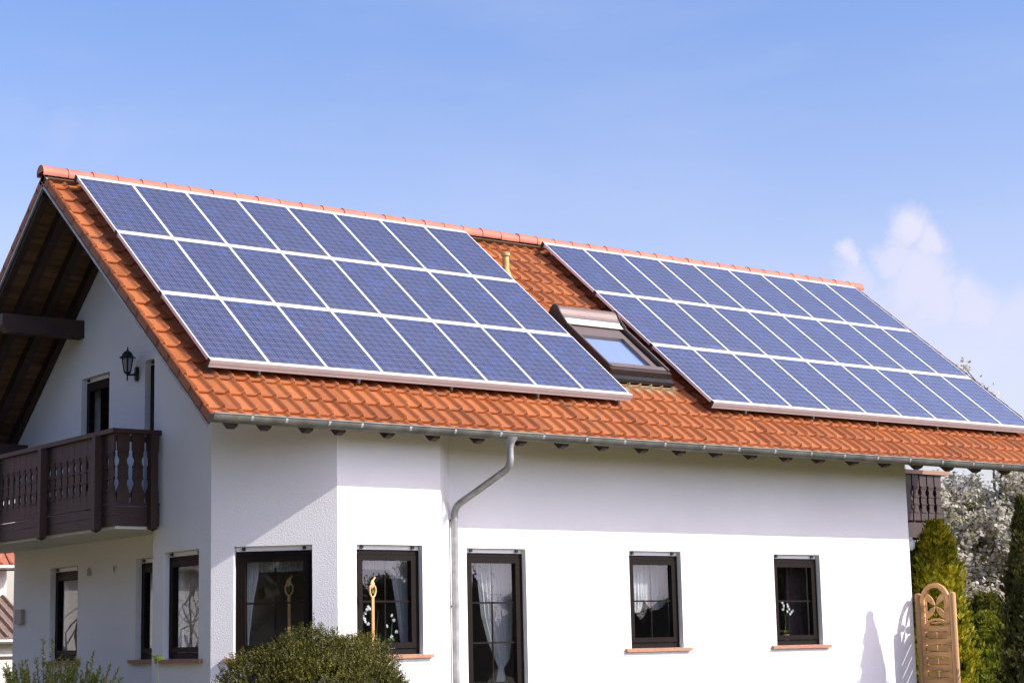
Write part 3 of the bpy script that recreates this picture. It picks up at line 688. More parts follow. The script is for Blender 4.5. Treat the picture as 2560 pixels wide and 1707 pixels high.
# ------------------------------------------------------------------ curtains and window things
def curtain(name, label, fr, poly_l, poly_r, z0, z1, d, mat, waves=9, amp=.018, scallop=0., nz=26, ns=60, group=None):
    """poly_l / poly_r: lists of (z, s) edges"""
    p, s, n = fr; p = Vector(p)
    def edge(poly, z):
        poly = sorted(poly)
        if z <= poly[0][0]: return poly[0][1]
        for (a, x), (b, y) in zip(poly[:-1], poly[1:]):
            if z <= b: return x + (y - x) * (z - a) / (b - a)
        return poly[-1][1]
    mb = MB(); vs = []
    for j in range(nz + 1):
        for i in range(ns + 1):
            f = i / ns; zz = z1 + (z0 - z1) * j / nz
            if callable(z0):
                pass
            if scallop and j == nz: zz += scallop * abs(math.sin(f * math.pi * waves))
            t = edge(poly_l, zz) * (1 - f) + edge(poly_r, zz) * f
            w = amp * (math.sin(f * waves * 2 * math.pi + .6 * math.sin(3 * f + j * .05)) + .4 * math.sin(f * waves * 4.7 * math.pi))
            vs.append(p + s * t - n * (d + w) + Vector((0, 0, zz)))
    m = ns + 1
    mb.add(vs, [(j * m + i, j * m + i + 1, (j + 1) * m + i + 1, (j + 1) * m + i) for j in range(nz) for i in range(ns)])
    ob = mb.build(name, mat, smooth=True); tag(ob, label, 'curtain', group); return ob
cg = 'curtains behind the windows'
curtain('curtain', 'white lace curtain gathered to one side of the slanted bay window', fB, [(1.6, .36), (2.62, .33)], [(1.62, .375), (1.76, .40), (2.14, .45), (2.32, .49), (2.62, .52)], 1.45, 2.62, .36, M['lace'], 5, .014, group=cg)
curtain('valance', 'short scalloped net valance across the slanted bay window', fB, [(2, .50), (3, .50)], [(2, 1.22), (3, 1.22)], 2.405, 2.62, .33, M['valance'], 14, .008, scallop=.016, nz=8, ns=110, group=cg)
oC = BC[0]
curtain('valance', 'short scalloped net valance across the sunny bay window', fC, [(2, .52), (3, .52)], [(2, 1.02), (3, 1.02)], 2.42, 2.64, .33, M['sheer'], 10, .008, scallop=.014, nz=8, ns=90, group=cg)
curtain('curtain', 'sheer white curtain at one side of the sunny bay window', fC, [(1.5, 2.80 - oC), (1.9, 2.745 - oC), (2.27, 2.68 - oC), (2.64, 2.60 - oC)], [(1.5, 2.97 - oC), (2.64, 2.98 - oC)], 1.50, 2.64, .35, M['sheer'], 5, .016, group=cg)
curtain('curtain', 'narrow scalloped curtain strip at the downpipe side of the patio door', fD, [(1.8, 4.20 - o), (2.65, 4.19 - o)], [(1.86, 4.22 - o), (2.1, 4.26 - o), (2.36, 4.285 - o), (2.65, 4.31 - o)], 1.86, 2.65, .36, M['lace'], 2, .010, group=cg)
curtain('curtain', 'white curtain swept aside and tied in the patio door', fD, [(1.27, 4.65 - o), (1.5, 4.54 - o), (1.85, 4.43 - o), (2.33, 4.375 - o), (2.65, 4.33 - o)], [(1.27, 4.86 - o), (1.6, 4.92 - o), (2.65, 4.96 - o)], 1.27, 2.65, .36, M['sheer'], 8, .018, group=cg)
curtain('curtain', 'lower tail of the tied white curtain in the patio door', fD, [(.5, 4.62 - o), (1.0, 4.66 - o), (1.17, 4.70 - o), (1.268, 4.65 - o)], [(.5, 4.84 - o), (1.0, 4.80 - o), (1.17, 4.765 - o), (1.268, 4.86 - o)], .45, 1.268, .36, M['sheer'], 4, .018, group=cg)
curtain('curtain', 'long white scalloped swag at one side of the small front window', fD, [(1.88, 7.08 - o), (2.05, 7.055 - o), (2.65, 7.05 - o)], [(1.88, 7.20 - o), (1.96, 7.245 - o), (2.05, 7.27 - o), (2.65, 7.28 - o)], 1.885, 2.65, .36, M['lace'], 3, .012, group=cg)
# middle swag with a curved hem
p_, s_, n_ = fD; mb = MB(); vs = []; ns, nz = 50, 24
for j in range(nz + 1):
    for i in range(ns + 1):
        f = i / ns; low = 2.07 - .15 * math.sin(math.pi * f) ** .8; z = 2.65 + (low - 2.65) * j / nz
        w = .014 * math.sin(f * 26 + 2 * j / nz) * (1 - .5 * j / nz)
        vs.append(Vector(p_) + s_ * (7.285 - o + f * .46) - n_ * (.37 + w) + Vector((0, 0, z)))
mb.add(vs, [(j * 51 + i, j * 51 + i + 1, (j + 1) * 51 + i + 1, (j + 1) * 51 + i) for j in range(nz) for i in range(ns)])
tag(mb.build('curtain', M['sheer'], smooth=True), 'sheer draped swag filling most of the small front window', 'curtain', cg)
curtain('curtain', 'dark brown curtain hanging behind the orchid window', fD, [(1.3, 10.20 - o), (2.65, 10.22 - o)], [(1.3, 10.80 - o), (2.65, 10.80 - o)], 1.32, 2.66, .42, M['brown_curtain'], 6, .035, group=cg)
curtain('curtain', 'brown curtain behind the balcony door pane', fG2, [(3.2, YR - 1.28), (5.4, YR - 1.28)], [(3.2, YR - .75), (5.4, YR - .75)], 3.2, 5.38, .36, plain('red_brown_cloth', (.20, .075, .05), .9, var=.2), 6, .03, group=cg)

def flower(mb, c, r, up=(0, -1, 0), n=5):
    c = Vector(c); up = (Vector(up) + Vector((random.uniform(-.4, .4), random.uniform(-.3, .3), random.uniform(-.4, .4)))).normalized()
    a = up.orthogonal().normalized(); b = up.cross(a)
    for k in range(n):
        t = 2 * math.pi * k / n + random.random() * .4; d = a * math.cos(t) + b * math.sin(t); e = up.cross(d)
        mb.add([c + up * .004, c + d * r * .55 + e * r * .42 + up * .006, c + d * r, c + d * r * .55 - e * r * .42 + up * .006], [(0, 1, 2, 3)])
def orchid(label, pot_c, pot_mat, flowers, h, group, lean):
    root = empty('orchid', pot_c); tag(root, label, 'orchid', group)
    m = MB(); m.lathe((0, 0, 0), [(.045, 0), (.058, .10), (.064, .105), (.064, .12), (.056, .12), (.054, .10)], 16); m.build('pot', pot_mat, root, smooth=True)
    m = MB()
    for k in range(9):
        t = k * 2.4; d = Vector((math.cos(t), math.sin(t) * .5, 0)); L = random.uniform(.12, .2); e = Vector((-d.y, d.x, 0)).normalized() * .022
        b0 = Vector((0, 0, .11)); mid = b0 + d * L * .5 + Vector((0, 0, .07)); tip = b0 + d * L + Vector((0, 0, random.uniform(-.01, .1)))
        m.add([b0 - e * .5, b0 + e * .5, mid + e, tip, mid - e], [(0, 1, 2, 4), (4, 2, 3)])
    m.build('leaf', M['houseplant'], root)
    m = MB(); st = [Vector((0, 0, .1)), Vector((lean * .2, -.01, h * .55)), Vector((lean * .6, -.02, h * .95)), Vector((lean, -.03, h * .9))]
    m.tube(st, [.004, .004, .003, .002], 5); st2 = [Vector((.02, 0, .1)), Vector((-lean * .1 + .03, 0, h * .5)), Vector((-lean * .3 + .02, -.01, h * .85))]; m.tube(st2, [.004, .003, .002], 5); m.build('stem', M['houseplant'], root)
    m = MB()
    for fx, fz in flowers: flower(m, (fx, -.04 + random.uniform(-.02, .02), fz), .026)
    if flowers: m.build('blossom', M['petal'], root)
    return root
og = 'potted orchids behind the windows'
orchid('white orchid with a hanging flower spray behind the garden ornament', (2.36, -3.70, 1.40), M['pot_white'], [(-.10, .565), (-.075, .545), (-.13, .53), (-.15, .49), (-.17, .46), (-.165, .42), (-.14, .39), (-.12, .36)], .60, og, -.14)
orchid('bare stemmed plant in a white pot in the sunny bay window', (2.60, -3.71, 1.40), M['pot_white'], [(-.02, .46), (.03, .40), (-.07, .33), (.05, .26), (0, .20)], .50, og, .04)
orchid('white orchid in a terracotta pot beside the dark curtain', (10.02, -3.20, 1.42), M['pot_clay'], [(-.08, .59), (-.05, .55), (-.02, .53), (.02, .56), (.05, .53), (.08, .49), (.11, .45), (.15, .47), (.02, .46), (.07, .42), (-.04, .49)], .62, og, .10)
mb = MB(); mb.lathe((10.33, -3.21, 1.40), [(.035, 0), (.045, .02), (.042, .13), (.038, .13), (.036, .02)], 14); tag(mb.build('drinking_glass', M['lamp_glass'], smooth=True), 'small clear glass on the sill below the dark curtain', 'glass')
for ob_ in (): pass
shf = MB(); shf.box(1.96, -3.80, 1.345, 2.87, -3.55, 1.395); shf.build('window_board', M['white_plastic'], house)
shf = MB(); shf.box(9.58, -3.325, 1.37, 10.49, -3.05, 1.415); shf.build('window_board', M['frame'], house)
def ornament(label, base, top, ang, sc=1.):
    root = empty('garden_stake', base, (0, 0, ang)); tag(root, label, 'ornament', 'wooden bird ring stakes'); H = top - base[2]
    m = MB(); m.box(-.018, -.009, 0, .018, .009, H - .20); m.build('pole', M['stake'], root)
    m = MB(); rp = [Vector((.048 * math.sin(t) * (1 - .25 * math.cos(t) * .6), 0, H - .125 - .075 * math.cos(t))) for t in [2 * math.pi * i / 24 for i in range(25)]]
    m.tube(rp, .0115, 8); m.build('ring', M['cream'], root, smooth=True)
    m = MB(); m.lathe((0, 0, 0), [(.002, -.05), (.03, -.02), (.034, .01), (.018, .045), (.004, .06)], 10)
    m.v = [(x - .004, y * .5, z + H - .045) for x, y, z in m.v]; m.build('bird_body', M['cream'], root, smooth=True)
    m = MB(); m.lathe((0, 0, 0), [(.002, -.025), (.020, -.01), (.022, .01), (.004, .026)], 8); m.v = [(x - .040, y * .6, z + H - .085) for x, y, z in m.v]; m.build('bird_head', M['pink'], root, smooth=True)
    m = MB()
    for k in range(5):
        d = Vector((.25 + .15 * k, .05 * (k - 2), 1)).normalized(); m.tube([(0, 0, H - .02), Vector((0, 0, H - .02)) + d * .05, Vector((.01, 0, H - .02)) + d * .075], [.006, .004, .001], 5)
    m.build('feather_tuft', M['cream'], root)
    m = MB(); m.lathe((0, 0, H - .165), [(.001, 0), (.018, .015), (.016, .035), (.006, .055), (.010, .065), (.001, .08)], 8); m.build('figure', M['fresh'], root, smooth=True)
ornament('wooden bird ring stake in the sun before the bay window', (2.07, -4.13, 0.), 2.27, rad(10))
pB = Vector((*AB, 0)) + Vector((.7071, -.7071, 0)) * .815 + Vector((.7071, .7071, 0)) * .62
ornament('dim wooden bird ring stake behind the slanted bay window pane', (pB.x, pB.y, .26), 2.33, rad(-35))

# ------------------------------------------------------------------ garden gate
GX = 12.64; gate = empty('garden_gate', (GX, -3.5, 0)); tag(gate, 'round topped pine garden gate standing beside the house corner', 'gate')
def gb_(mb, y0, y1, z0, z1, x0=-.022, x1=.022): mb.box(x0, min(-y0, -y1), z0, x1, max(-y0, -y1), z1)
for y0 in (.012, .695):
    m = MB(); m.lathe((0, -(y0 + .05), 0), [(.052, .05), (.052, 2.10), (.046, 2.125), (.02, 2.14)], 14); m.build('post', M['gate_post'], gate, smooth=True)
m = MB(); gb_(m, .118, .185, .12, 2.00); gb_(m, .620, .688, .12, 2.00)
yc, rO, rI, zc = .403, .290, .222, 1.985
n = 20
ao = [(yc + rO * math.cos(t), zc + rO * 1.03 * math.sin(t)) for t in [math.pi * i / n for i in range(n + 1)]]; ai = [(yc + rI * math.cos(t), zc + rI * 1.03 * math.sin(t)) for t in [math.pi * i / n for i in range(n + 1)]]
for i in range(n):
    m.prism([(-.024, -ao[i][0], ao[i][1]), (-.024, -ao[i + 1][0], ao[i + 1][1]), (-.024, -ai[i + 1][0], ai[i + 1][1]), (-.024, -ai[i][0], ai[i][1])], (.048, 0, 0))
m.build('frame', M['sun_wood'], gate)
m = MB()                                                  # lower arch under the rosette
zc2 = 1.60
for i in range(n):
    t0, t1 = math.pi * i / n, math.pi * (i + 1) / n
    q = [(yc + r * math.cos(t), zc2 + r * .62 * math.sin(t)) for r, t in ((.225, t0), (.225, t1), (.172, t1), (.172, t0))]
    m.prism([(-.020, -a, b) for a, b in q], (.040, 0, 0))
m.build('arch', M['sun_wood'], gate)
m = MB()                                                  # crossed leaves
ctr = Vector((0, -yc, 1.93))
for k in range(4):
    t = math.pi / 4 + math.pi / 2 * k; d = Vector((0, math.cos(t), math.sin(t))); e = Vector((0, -math.sin(t), math.cos(t))); L = .255
    pts = [ctr + d * (.02 + L * f) + e * w for f, w in ((0, .006), (.25, .036), (.55, .047), (.85, .030), (1, .004))] + [ctr + d * (.02 + L * f) - e * w for f, w in ((1, .004), (.85, .030), (.55, .047), (.25, .036), (0, .006))]
    m.prism([p - Vector((.010, 0, 0)) for p in pts], (.02, 0, 0))
m.build('rosette', M['sun_wood'], gate)
m = MB()
for y0 in (.215, .575): gb_(m, y0, y0 + .016, 1.68, 2.12, -.006, .006)
for z in (1.75, 1.84, 1.93): gb_(m, .187, .213, z, z + .014, -.006, .006); gb_(m, .593, .618, z, z + .014, -.006, .006)
m.build('lattice', M['sun_wood'], gate)
m = MB(); z = .14; k = 0
while z < 1.66:
    h = .10; top = min(z + h, 1.655)
    if k % 2 == 0: gb_(m, .187, .618, z, top - .012, -.018, -.004)
    else: gb_(m, .187, .396, z, top - .012, -.002, .012); gb_(m, .410, .618, z, top - .012, -.002, .012)
    z += h; k += 1
gb_(m, .30, .398, 1.66, 1.69, -.004, .010); gb_(m, .408, .51, 1.66, 1.69, -.004, .010)
m.build('infill_board', M['sun_wood'], gate)

# ------------------------------------------------------------------ planting
def leafquad(mb, c, d, w, L):
    c = Vector(c); d = Vector(d).normalized(); e = d.cross(Vector((random.gauss(0, 1), random.gauss(0, 1), random.gauss(0, 1)))).normalized() * w
    mb.add([c - e * .4, c + d * L * .45 - e, c + d * L, c + d * L * .45 + e], [(0, 1, 2, 3)])
def rdir(up=0.):
    while True:
        v = Vector((random.uniform(-1, 1), random.uniform(-1, 1), random.uniform(-1, 1)))
        if .05 < v.length < 1: v.normalize(); v.z += up; return v.normalized()
def sprig(mb, c, d, L, nl, lw, ll):
    c = Vector(c); d = Vector(d).normalized(); a = d.orthogonal().normalized(); b = d.cross(a)
    for i in range(nl):
        f = (i + .5) / nl; t = i * 2.4 + random.random(); o_ = a * math.cos(t) + b * math.sin(t)
        leafquad(mb, c + d * L * f, o_ * .8 + d * .7, lw, ll * (1.1 - .5 * f))
def shrub_core(mb, c, r, n=10):
    c = Vector(c)
    for j in range(n):
        for i in range(2 * n):
            def P(j, i):
                th = math.pi * j / n; ph = math.pi * i / n
                w = 1 + .10 * math.sin(ph * 3 + th * 4)
                return c + Vector((r[0] * w * math.sin(th) * math.cos(ph), r[1] * w * math.sin(th) * math.sin(ph), r[2] * w * math.cos(th)))
            mb.quad(P(j, i), P(j + 1, i), P(j + 1, i + 1), P(j, i + 1))
# yew bush in front of the bay
bush = empty('yew_bush', (.44, -5.3, .04)); bush.scale = (.96, .96, .98); tag(bush, 'dark green yew bush growing in front of the slanted bay window', 'bush')
m = MB(); random.seed(3)
SX = .94
lobes = [((-.66, 0, .96), .46), ((-.30, -.1, 1.02), .50), ((.05, 0, 1.12), .55), ((.38, 0, 1.06), .52), ((.74, .05, 1.10), .47), ((-.1, -.5, .8), .6), ((.45, -.45, .8), .55), ((-.80, .1, .68), .42), ((.90, 0, .80), .44), ((0, .4, .9), .55), ((.1, -.2, .4), .9)]
for c_, r_ in lobes:
    for k in range(int(2700 * r_)):
        d = rdir(.15); p_ = Vector(c_) + d * r_ * random.uniform(.72, 1.02)
        if p_.z < .05: continue
        sprig(m, p_, d + Vector((0, 0, .65)), random.uniform(.06, .12), 10, .0072, .031)
for k in range(44):                                           # leader shoots that break the outline
    x = random.uniform(-.95, 1.0); zb = 1.45 - .42 * abs(x) ** 1.6 + (.12 if .0 < x < .35 else 0)
    sprig(m, (x, random.uniform(-.2, .2), zb), (random.uniform(-.25, .25), random.uniform(-.2, .2), 1), random.uniform(.12, .27), 26, .0075, .032)
for (x, z, L) in ((.10, 1.62, .26), (-.06, 1.60, .16), (.20, 1.58, .18), (.42, 1.55, .15), (-.55, 1.32, .14), (-1.02, .95, .36), (-.9, 1.1, .22), (.95, 1.2, .2)):
    sprig(m, (x, 0, z), (random.uniform(-.1, .1), 0, 1), L, 26, .0075, .032)
m.build('foliage', M['yew'], bush)
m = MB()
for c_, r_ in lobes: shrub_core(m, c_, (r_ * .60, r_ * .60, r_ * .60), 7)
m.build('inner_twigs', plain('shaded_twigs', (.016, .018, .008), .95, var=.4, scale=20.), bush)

def conifer(name, label, loc, H, R, mat, n=5200, seed=1, taper=1.15, spray=.11, cat='conifer', low=.02, squash=1.):
    random.seed(seed); root = empty(name, loc); tag(root, label, cat)
    m = MB()
    def rad_(z):
        f = z / H
        base = min(1, (f + .02) / .12) if f < .12 else 1
        return R * base * max(.03, (1 - f ** 1.9)) ** (1 / taper) * (1 + .07 * math.sin(z * 9 + seed) + .05 * math.sin(z * 23))
    for i in range(n):
        z = H * (low + (1 - low) * (1 - random.random() ** .8)); z = H * random.uniform(low, 1) if random.random() < .6 else z
        t = random.uniform(0, 2 * math.pi); r = rad_(z) * random.uniform(.62, 1.06) * (1 + .13 * math.sin(3 * t + z * 4) + .13 * math.sin(7 * t - z * 7))
        d = Vector((math.cos(t), math.sin(t) * squash, 0)); p = d * r + Vector((0, 0, z))
        ax = (d * random.uniform(.15, .7) + Vector((random.uniform(-.25, .25), random.uniform(-.25, .25), 1))).normalized()
        L = spray * random.uniform(.6, 1.3)
        side = ax.cross(d).normalized()
        for k in range(5):                                    # flattened fan of scale leaves
            a_ = (k - 2) * .38; dd = (ax * math.cos(a_) + side * math.sin(a_)); leafquad(m, p + ax * L * .12 * k * .3, dd, L * .13, L * random.uniform(.6, 1.))
    for k in range(14): sprig(m, (random.uniform(-.05, .05) * R, random.uniform(-.05, .05) * R, H * random.uniform(.9, .985)), (random.uniform(-.1, .1), 0, 1), .12, 8, .008, .05)
    m.build('crown', mat, root)
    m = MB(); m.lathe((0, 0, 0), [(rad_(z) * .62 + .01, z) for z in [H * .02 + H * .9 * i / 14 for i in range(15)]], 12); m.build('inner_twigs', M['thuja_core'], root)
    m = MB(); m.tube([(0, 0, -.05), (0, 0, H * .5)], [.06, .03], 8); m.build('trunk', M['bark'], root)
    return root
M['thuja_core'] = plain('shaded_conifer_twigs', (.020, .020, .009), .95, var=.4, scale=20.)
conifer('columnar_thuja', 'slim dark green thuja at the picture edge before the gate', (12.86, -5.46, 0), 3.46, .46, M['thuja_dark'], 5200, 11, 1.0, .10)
conifer('golden_thuja', 'golden yellow thuja rising behind the garden gate', (14.06, -2.80, 0), 3.30, .50, M['thuja_gold'], 5600, 5, 2.1, .12)
conifer('green_thuja', 'shaded green thuja between the house corner and golden thuja', (14.35, -2.15, 0), 2.98, .62, M['thuja_green'], 4200, 8, 2.2, .13)
conifer('low_conifer', 'low yellow green conifer below the blossoming tree', (17.25, -1.2, 0), 1.80, .85, M['juniper'], 3600, 9, 1.6, .14)
conifer('low_conifer', 'taller mid green conifer behind the low yellow green one', (19.0, .2, 0), 2.2, 1.0, M['thuja_green'], 3000, 19, 1.6, .15)

def branch(mb, tips, p, d, L, r, depth, gen=3):
    q = p; path = [p]; 
    for i in range(4):
        d = (d + Vector((random.gauss(0, .14), random.gauss(0, .14), random.gauss(.03, .1)))).normalized(); q = q + d * L / 4; path.append(q)
    rr = [r * (1 - .12 * i) for i in range(5)]; mb.tube(path, rr, 6 if r > .02 else 4)
    if depth == 0: tips.append((path, d)); return
    tips.append((path[2:], d))
    for k in range(gen):
        t = rdir(.25); nd = (d * .75 + t * .75).normalized(); branch(mb, tips, path[random.choice((2, 3, 4))], nd, L * random.uniform(.6, .8), r * .55, depth - 1, gen)
random.seed(21)
bt = empty('blossoming_tree', (22.3, 2.2, 0)); bt.scale = (1.3, 1.3, 1.06); tag(bt, 'white blossoming fruit tree behind the house right of the far balcony', 'tree')
tr_ = MB(); tips = []
tr_.tube([(0, 0, -.1), (.03, 0, .6), (0, .03, 1.2)], [.16, .13, .12], 10)
for k in range(13):
    t = 2 * math.pi * k / 13 + random.random() * .4; branch(tr_, tips, Vector((0, .02, random.uniform(.9, 1.7))), Vector((math.cos(t) * .62, math.sin(t) * .62, random.uniform(.35, 1.2))).normalized(), random.uniform(1.25, 1.7), .065, 3, 3)
for (x, z) in ((-.45, 4.6), (-.2, 4.9), (.15, 5.0), (.6, 4.7)): branch(tr_, tips, Vector((x * .4, 0, 3.4)), Vector((x * .5, random.uniform(-.2, .2), 1.4)).normalized(), 2.2, .03, 1, 2)
for (dx, dy) in ((-.72, .55), (-.80, .3), (-.75, .75), (-.6, .9), (-.9, .5), (-.85, .65)): branch(tr_, tips, Vector((0, 0, 2.2)), Vector((dx, dy, .75)).normalized(), 1.5, .04, 2, 3)
bl_ = MB(); lf_ = MB()
def bpetal(p, r):
    nrm = rdir(.2); a = nrm.orthogonal().normalized(); b = nrm.cross(a); k = 5
    t0 = random.random() * 6
    ps = []
    for i in range(k):
        t = t0 + 2 * math.pi * i / k; ps.append(p + (a * math.cos(t) + b * math.sin(t)) * r)
    bl_.add(ps, [tuple(range(k))])
for path, d in tips:
    for a, b in zip(path[:-1], path[1:]):
        for k in range(3):
            c_ = a.lerp(b, random.random())
            if c_.z < 1.2: continue
            if random.random() < .80:
                for j in range(random.randint(9, 14)): bpetal(c_ + rdir() * random.uniform(.02, .19), random.uniform(.024, .042))
            for j in range(random.randint(3, 6)): leafquad(lf_, c_ + rdir() * random.uniform(.03, .19), rdir(.2), .018, .065)
tr_.build('trunk', M['bark'], bt, smooth=True); bl_.build('blossom', M['blossom'], bt); lf_.build('crown', M['blossom_leaf'], bt)
print('blossom faces', len(bl_.f), 'leaf', len(lf_.f))
# shoots at the lower left
random.seed(5)
rs = empty('upright_shrub', (-.35, -.35, 0)); tag(rs, 'yellow green shrub of upright feathery shoots below the balcony window', 'shrub')
m = MB(); ms = MB()
for k in range(100):
    f = random.uniform(-1, 1); x = f * .55 * .62; y = -f * .95 + random.uniform(-.25, .25)
    H = 1.22 + .16 * math.sin(k * 1.7) + random.uniform(-.12, .12)
    if k in (7, 23): H = 1.66
    b0 = Vector((x * .5, y * .5, .05)); tip = Vector((x + random.uniform(-.12, .12), y + random.uniform(-.15, .15), H)); mid = b0.lerp(tip, .6) + Vector((0, 0, .08))
    ms.tube([b0, mid, tip], [.006, .004, .0015], 4)
    for (a, b) in ((b0.lerp(mid, .5), mid), (mid, tip)):
        n_l = 60
        for j in range(n_l):
            c_ = a.lerp(b, j / n_l); leafquad(m, c_, (b - a).normalized() * .9 + rdir() * .8, .0095, .052)
m.build('foliage', M['rosemary'], rs); ms.build('stem', M['bark'], rs)
sp = empty('seedling', (-.6, -3.76, 0)); tag(sp, 'small bright green seedling tip in front of the bay corner', 'plant')
m = MB(); m.tube([(0, 0, 0), (.01, 0, .8), (0, 0, 1.40)], [.006, .005, .003], 5); m.build('stem', M['fresh'], sp)
m = MB()
for k in range(12): t = k * 2.4; leafquad(m, (0, 0, 1.36 + .005 * k), (math.cos(t), math.sin(t), .35), .016, .085)
m.build('leaf', M['fresh'], sp)

# ------------------------------------------------------------------ neighbour house on the left
nb = empty('neighbour_house', (0, 20, 0)); tag(nb, 'neighbouring white house with red tiled roof seen past the left edge', 'house')
NX = 7.30
m = MB(); m.box(-22, 0, -.05, NX, 9.8, 3.75); m.prism([(NX - .02, .02, 3.751), (NX - .02, 9.78, 3.751), (NX - .02, 4.9, 7.6)], (-29, 0, 0)); m.build('wall', M['nb_wall'], nb)
m = MB(); m.prism([(NX + .22, -.45, 3.62), (NX + .22, 4.9, 7.9), (NX + .22, 10.2, 3.62), (NX + .22, 10.2, 3.47), (NX + .22, 4.9, 7.72), (NX + .22, -.45, 3.47)], (-29.6, 0, 0))
for i in range(118):
    x = NX + .18 - i * .25; m.tube([(x, -.45, 3.63), (x, 4.9, 7.91)], .045, 5)
m.build('roof', M['nb_tile'], nb)
m = MB(); m.tube([(-22, -.52, 3.55), (NX + .2, -.52, 3.55)], .06, 8); m.build('gutter', M['zinc_light'], nb)
m = MB(); m.prism([(NX - .05, -.01, 2.88), (NX - .05, -2.2, 1.88), (NX - .05, -2.2, 1.80), (NX - .05, -.01, 2.78)], (-5, 0, 0))
for i in range(20):
    x = NX - .1 - i * .25; m.tube([(x, -.02, 2.89), (x, -2.2, 1.89)], .05, 5)
m.build('annex_roof', M['nb_old'], nb)
m = MB(); m.box(2.5, -2.0, -.05, NX - .2, -.012, 1.79); m.build('annex_wall', M['nb_wall'], nb)
m = MB(); m.tube([(2.4, -2.25, 1.80), (NX, -2.25, 1.80)], .055, 8); m.build('annex_gutter', M['zinc_light'], nb)
m = MB(); m.box(2.5, -2.04, 1.42, NX - .2, -2.003, 1.47); m.build('ledge', M['hood_dark'], nb)
for x in (-17.5,):
    m = MB(); m.box(x, -.04, 1.0, x + .06, -.003, 2.6); m.box(x + 1.1, -.04, 1.0, x + 1.16, -.003, 2.6); m.box(x + .06, -.04, 2.54, x + 1.1, -.003, 2.6); m.box(x + .06, -.04, 1.0, x + 1.1, -.003, 1.06); w_ = m.build('window', M['frame'], nb)
    m = MB(); m.box(x + .061, -.02, 1.061, x + 1.099, -.004, 2.539); m.build('pane', M['hood_dark'], w_)
random.seed(33)
for lbl_, loc_, sd_ in (('bare branching tree mirrored in the window under the balcony', (-2.7, 10.2, 0), 33), ('bare branching tree mirrored in the bay window of the gable face', (-6.1, 10.8, 0), 37)):
  random.seed(sd_); bt2 = empty('bare_tree', loc_); tag(bt2, lbl_, 'tree', 'bare trees beside the house'); bt2.scale = (1.15, 1.15, 1.15)
  m = MB(); tips = []
  m.tube([(0, 0, -.1), (.02, 0, .7), (0, .05, 1.1)], [.07, .055, .05], 8)
  for k in range(6):
      t = 2 * math.pi * k / 6; branch(m, tips, Vector((0, .03, random.uniform(.7, 1.1))), Vector((math.cos(t) * .55, math.sin(t) * .55, 1)).normalized(), .95, .028, 3, 2)
  m.build('trunk', M['bark'], bt2)

# tree line on the far side of the garden, mirrored in the panes
random.seed(44); m = MB()
def clump(c, r, n, s):
    for k in range(n):
        d = rdir(); p_ = Vector(c) + Vector((d.x * r[0], d.y * r[1], d.z * r[2])) * random.uniform(.5, 1.02)
        leafquad(m, p_, rdir(.3), s * .5, s * 1.4)
    shrub_core(m, c, (r[0] * .74, r[1] * .7, r[2] * .78), 8)
for x in [8 + 1.35 * i for i in range(50)]:
    h = 3.45 + .35 * math.sin(x * .9) + .2 * math.sin(x * 2.3); h += 1.6 if x > 43 else (.95 if x < 31 else 0); clump((x + random.uniform(-.5, .5), -41 + random.uniform(-1, 1), h * .45), (1.9, 1.4, h * .55), 1700, .065)
    if random.random() < .4: clump((x, -41, h * .92), (.9, .9, .5), 800, .055)
for y in range(-44, 2, 3):
    h = 4.2 + .9 * math.sin(y * .6); clump((-42 + random.uniform(-1, 1), y, h * .45), (1.5, 2.3, h * .55), 900, .12)
for y in range(-13, 9, 2):  # unseen trees added to cut the sky light on the gable
    for zc_, rr_ in ((1.8, 2.2), (4.3, 2.1), (6.8, 1.9)): clump((-10.5 + random.uniform(-.5, .5) + (.35 * (y + 13) if 0 else 0), y, zc_), (1.6, 1.6, rr_), 150, .26)
tl = m.build('tree_line_and_shade_trees', M['hedge']); tag(tl, 'dark tree line mirrored in the window panes, plus added trees shading the gable', 'trees', kind='stuff')

# ------------------------------------------------------------------ ground
m = MB(); m.quad((-400, -400, 0), (400, -400, 0), (400, 400, 0), (-400, 400, 0)); tag(m.build('ground', M['grass']), kind='structure')

M['bounce_gravel'] = plain('pale_bounce_gravel', (.44, .39, .31), .9, var=.3, scale=30., bump=.6, bscale=60.)
m = MB(); m.quad((-9, -13, .004), (2.5, -13, .004), (2.5, -5.9, .004), (-9, -5.9, .004)); tag(m.build('path', M['bounce_gravel']), kind='structure')  # unseen pale ground added to bounce warm light onto the bay walls
# ------------------------------------------------------------------ light
AZ = rad(33.5); EL = rad(35.8)
sd = Vector((math.sin(AZ) * math.cos(EL), -math.cos(AZ) * math.cos(EL), math.sin(EL)))
sun = bpy.data.lights.new('sun', 'SUN'); sun.energy = 2.7; sun.angle = rad(.5); sun.color = (1., .955, .88)
so_ = bpy.data.objects.new('sun', sun); C.objects.link(so_); so_.rotation_euler = sd.to_track_quat('Z', 'Y').to_euler(); so_.location = sd * 60

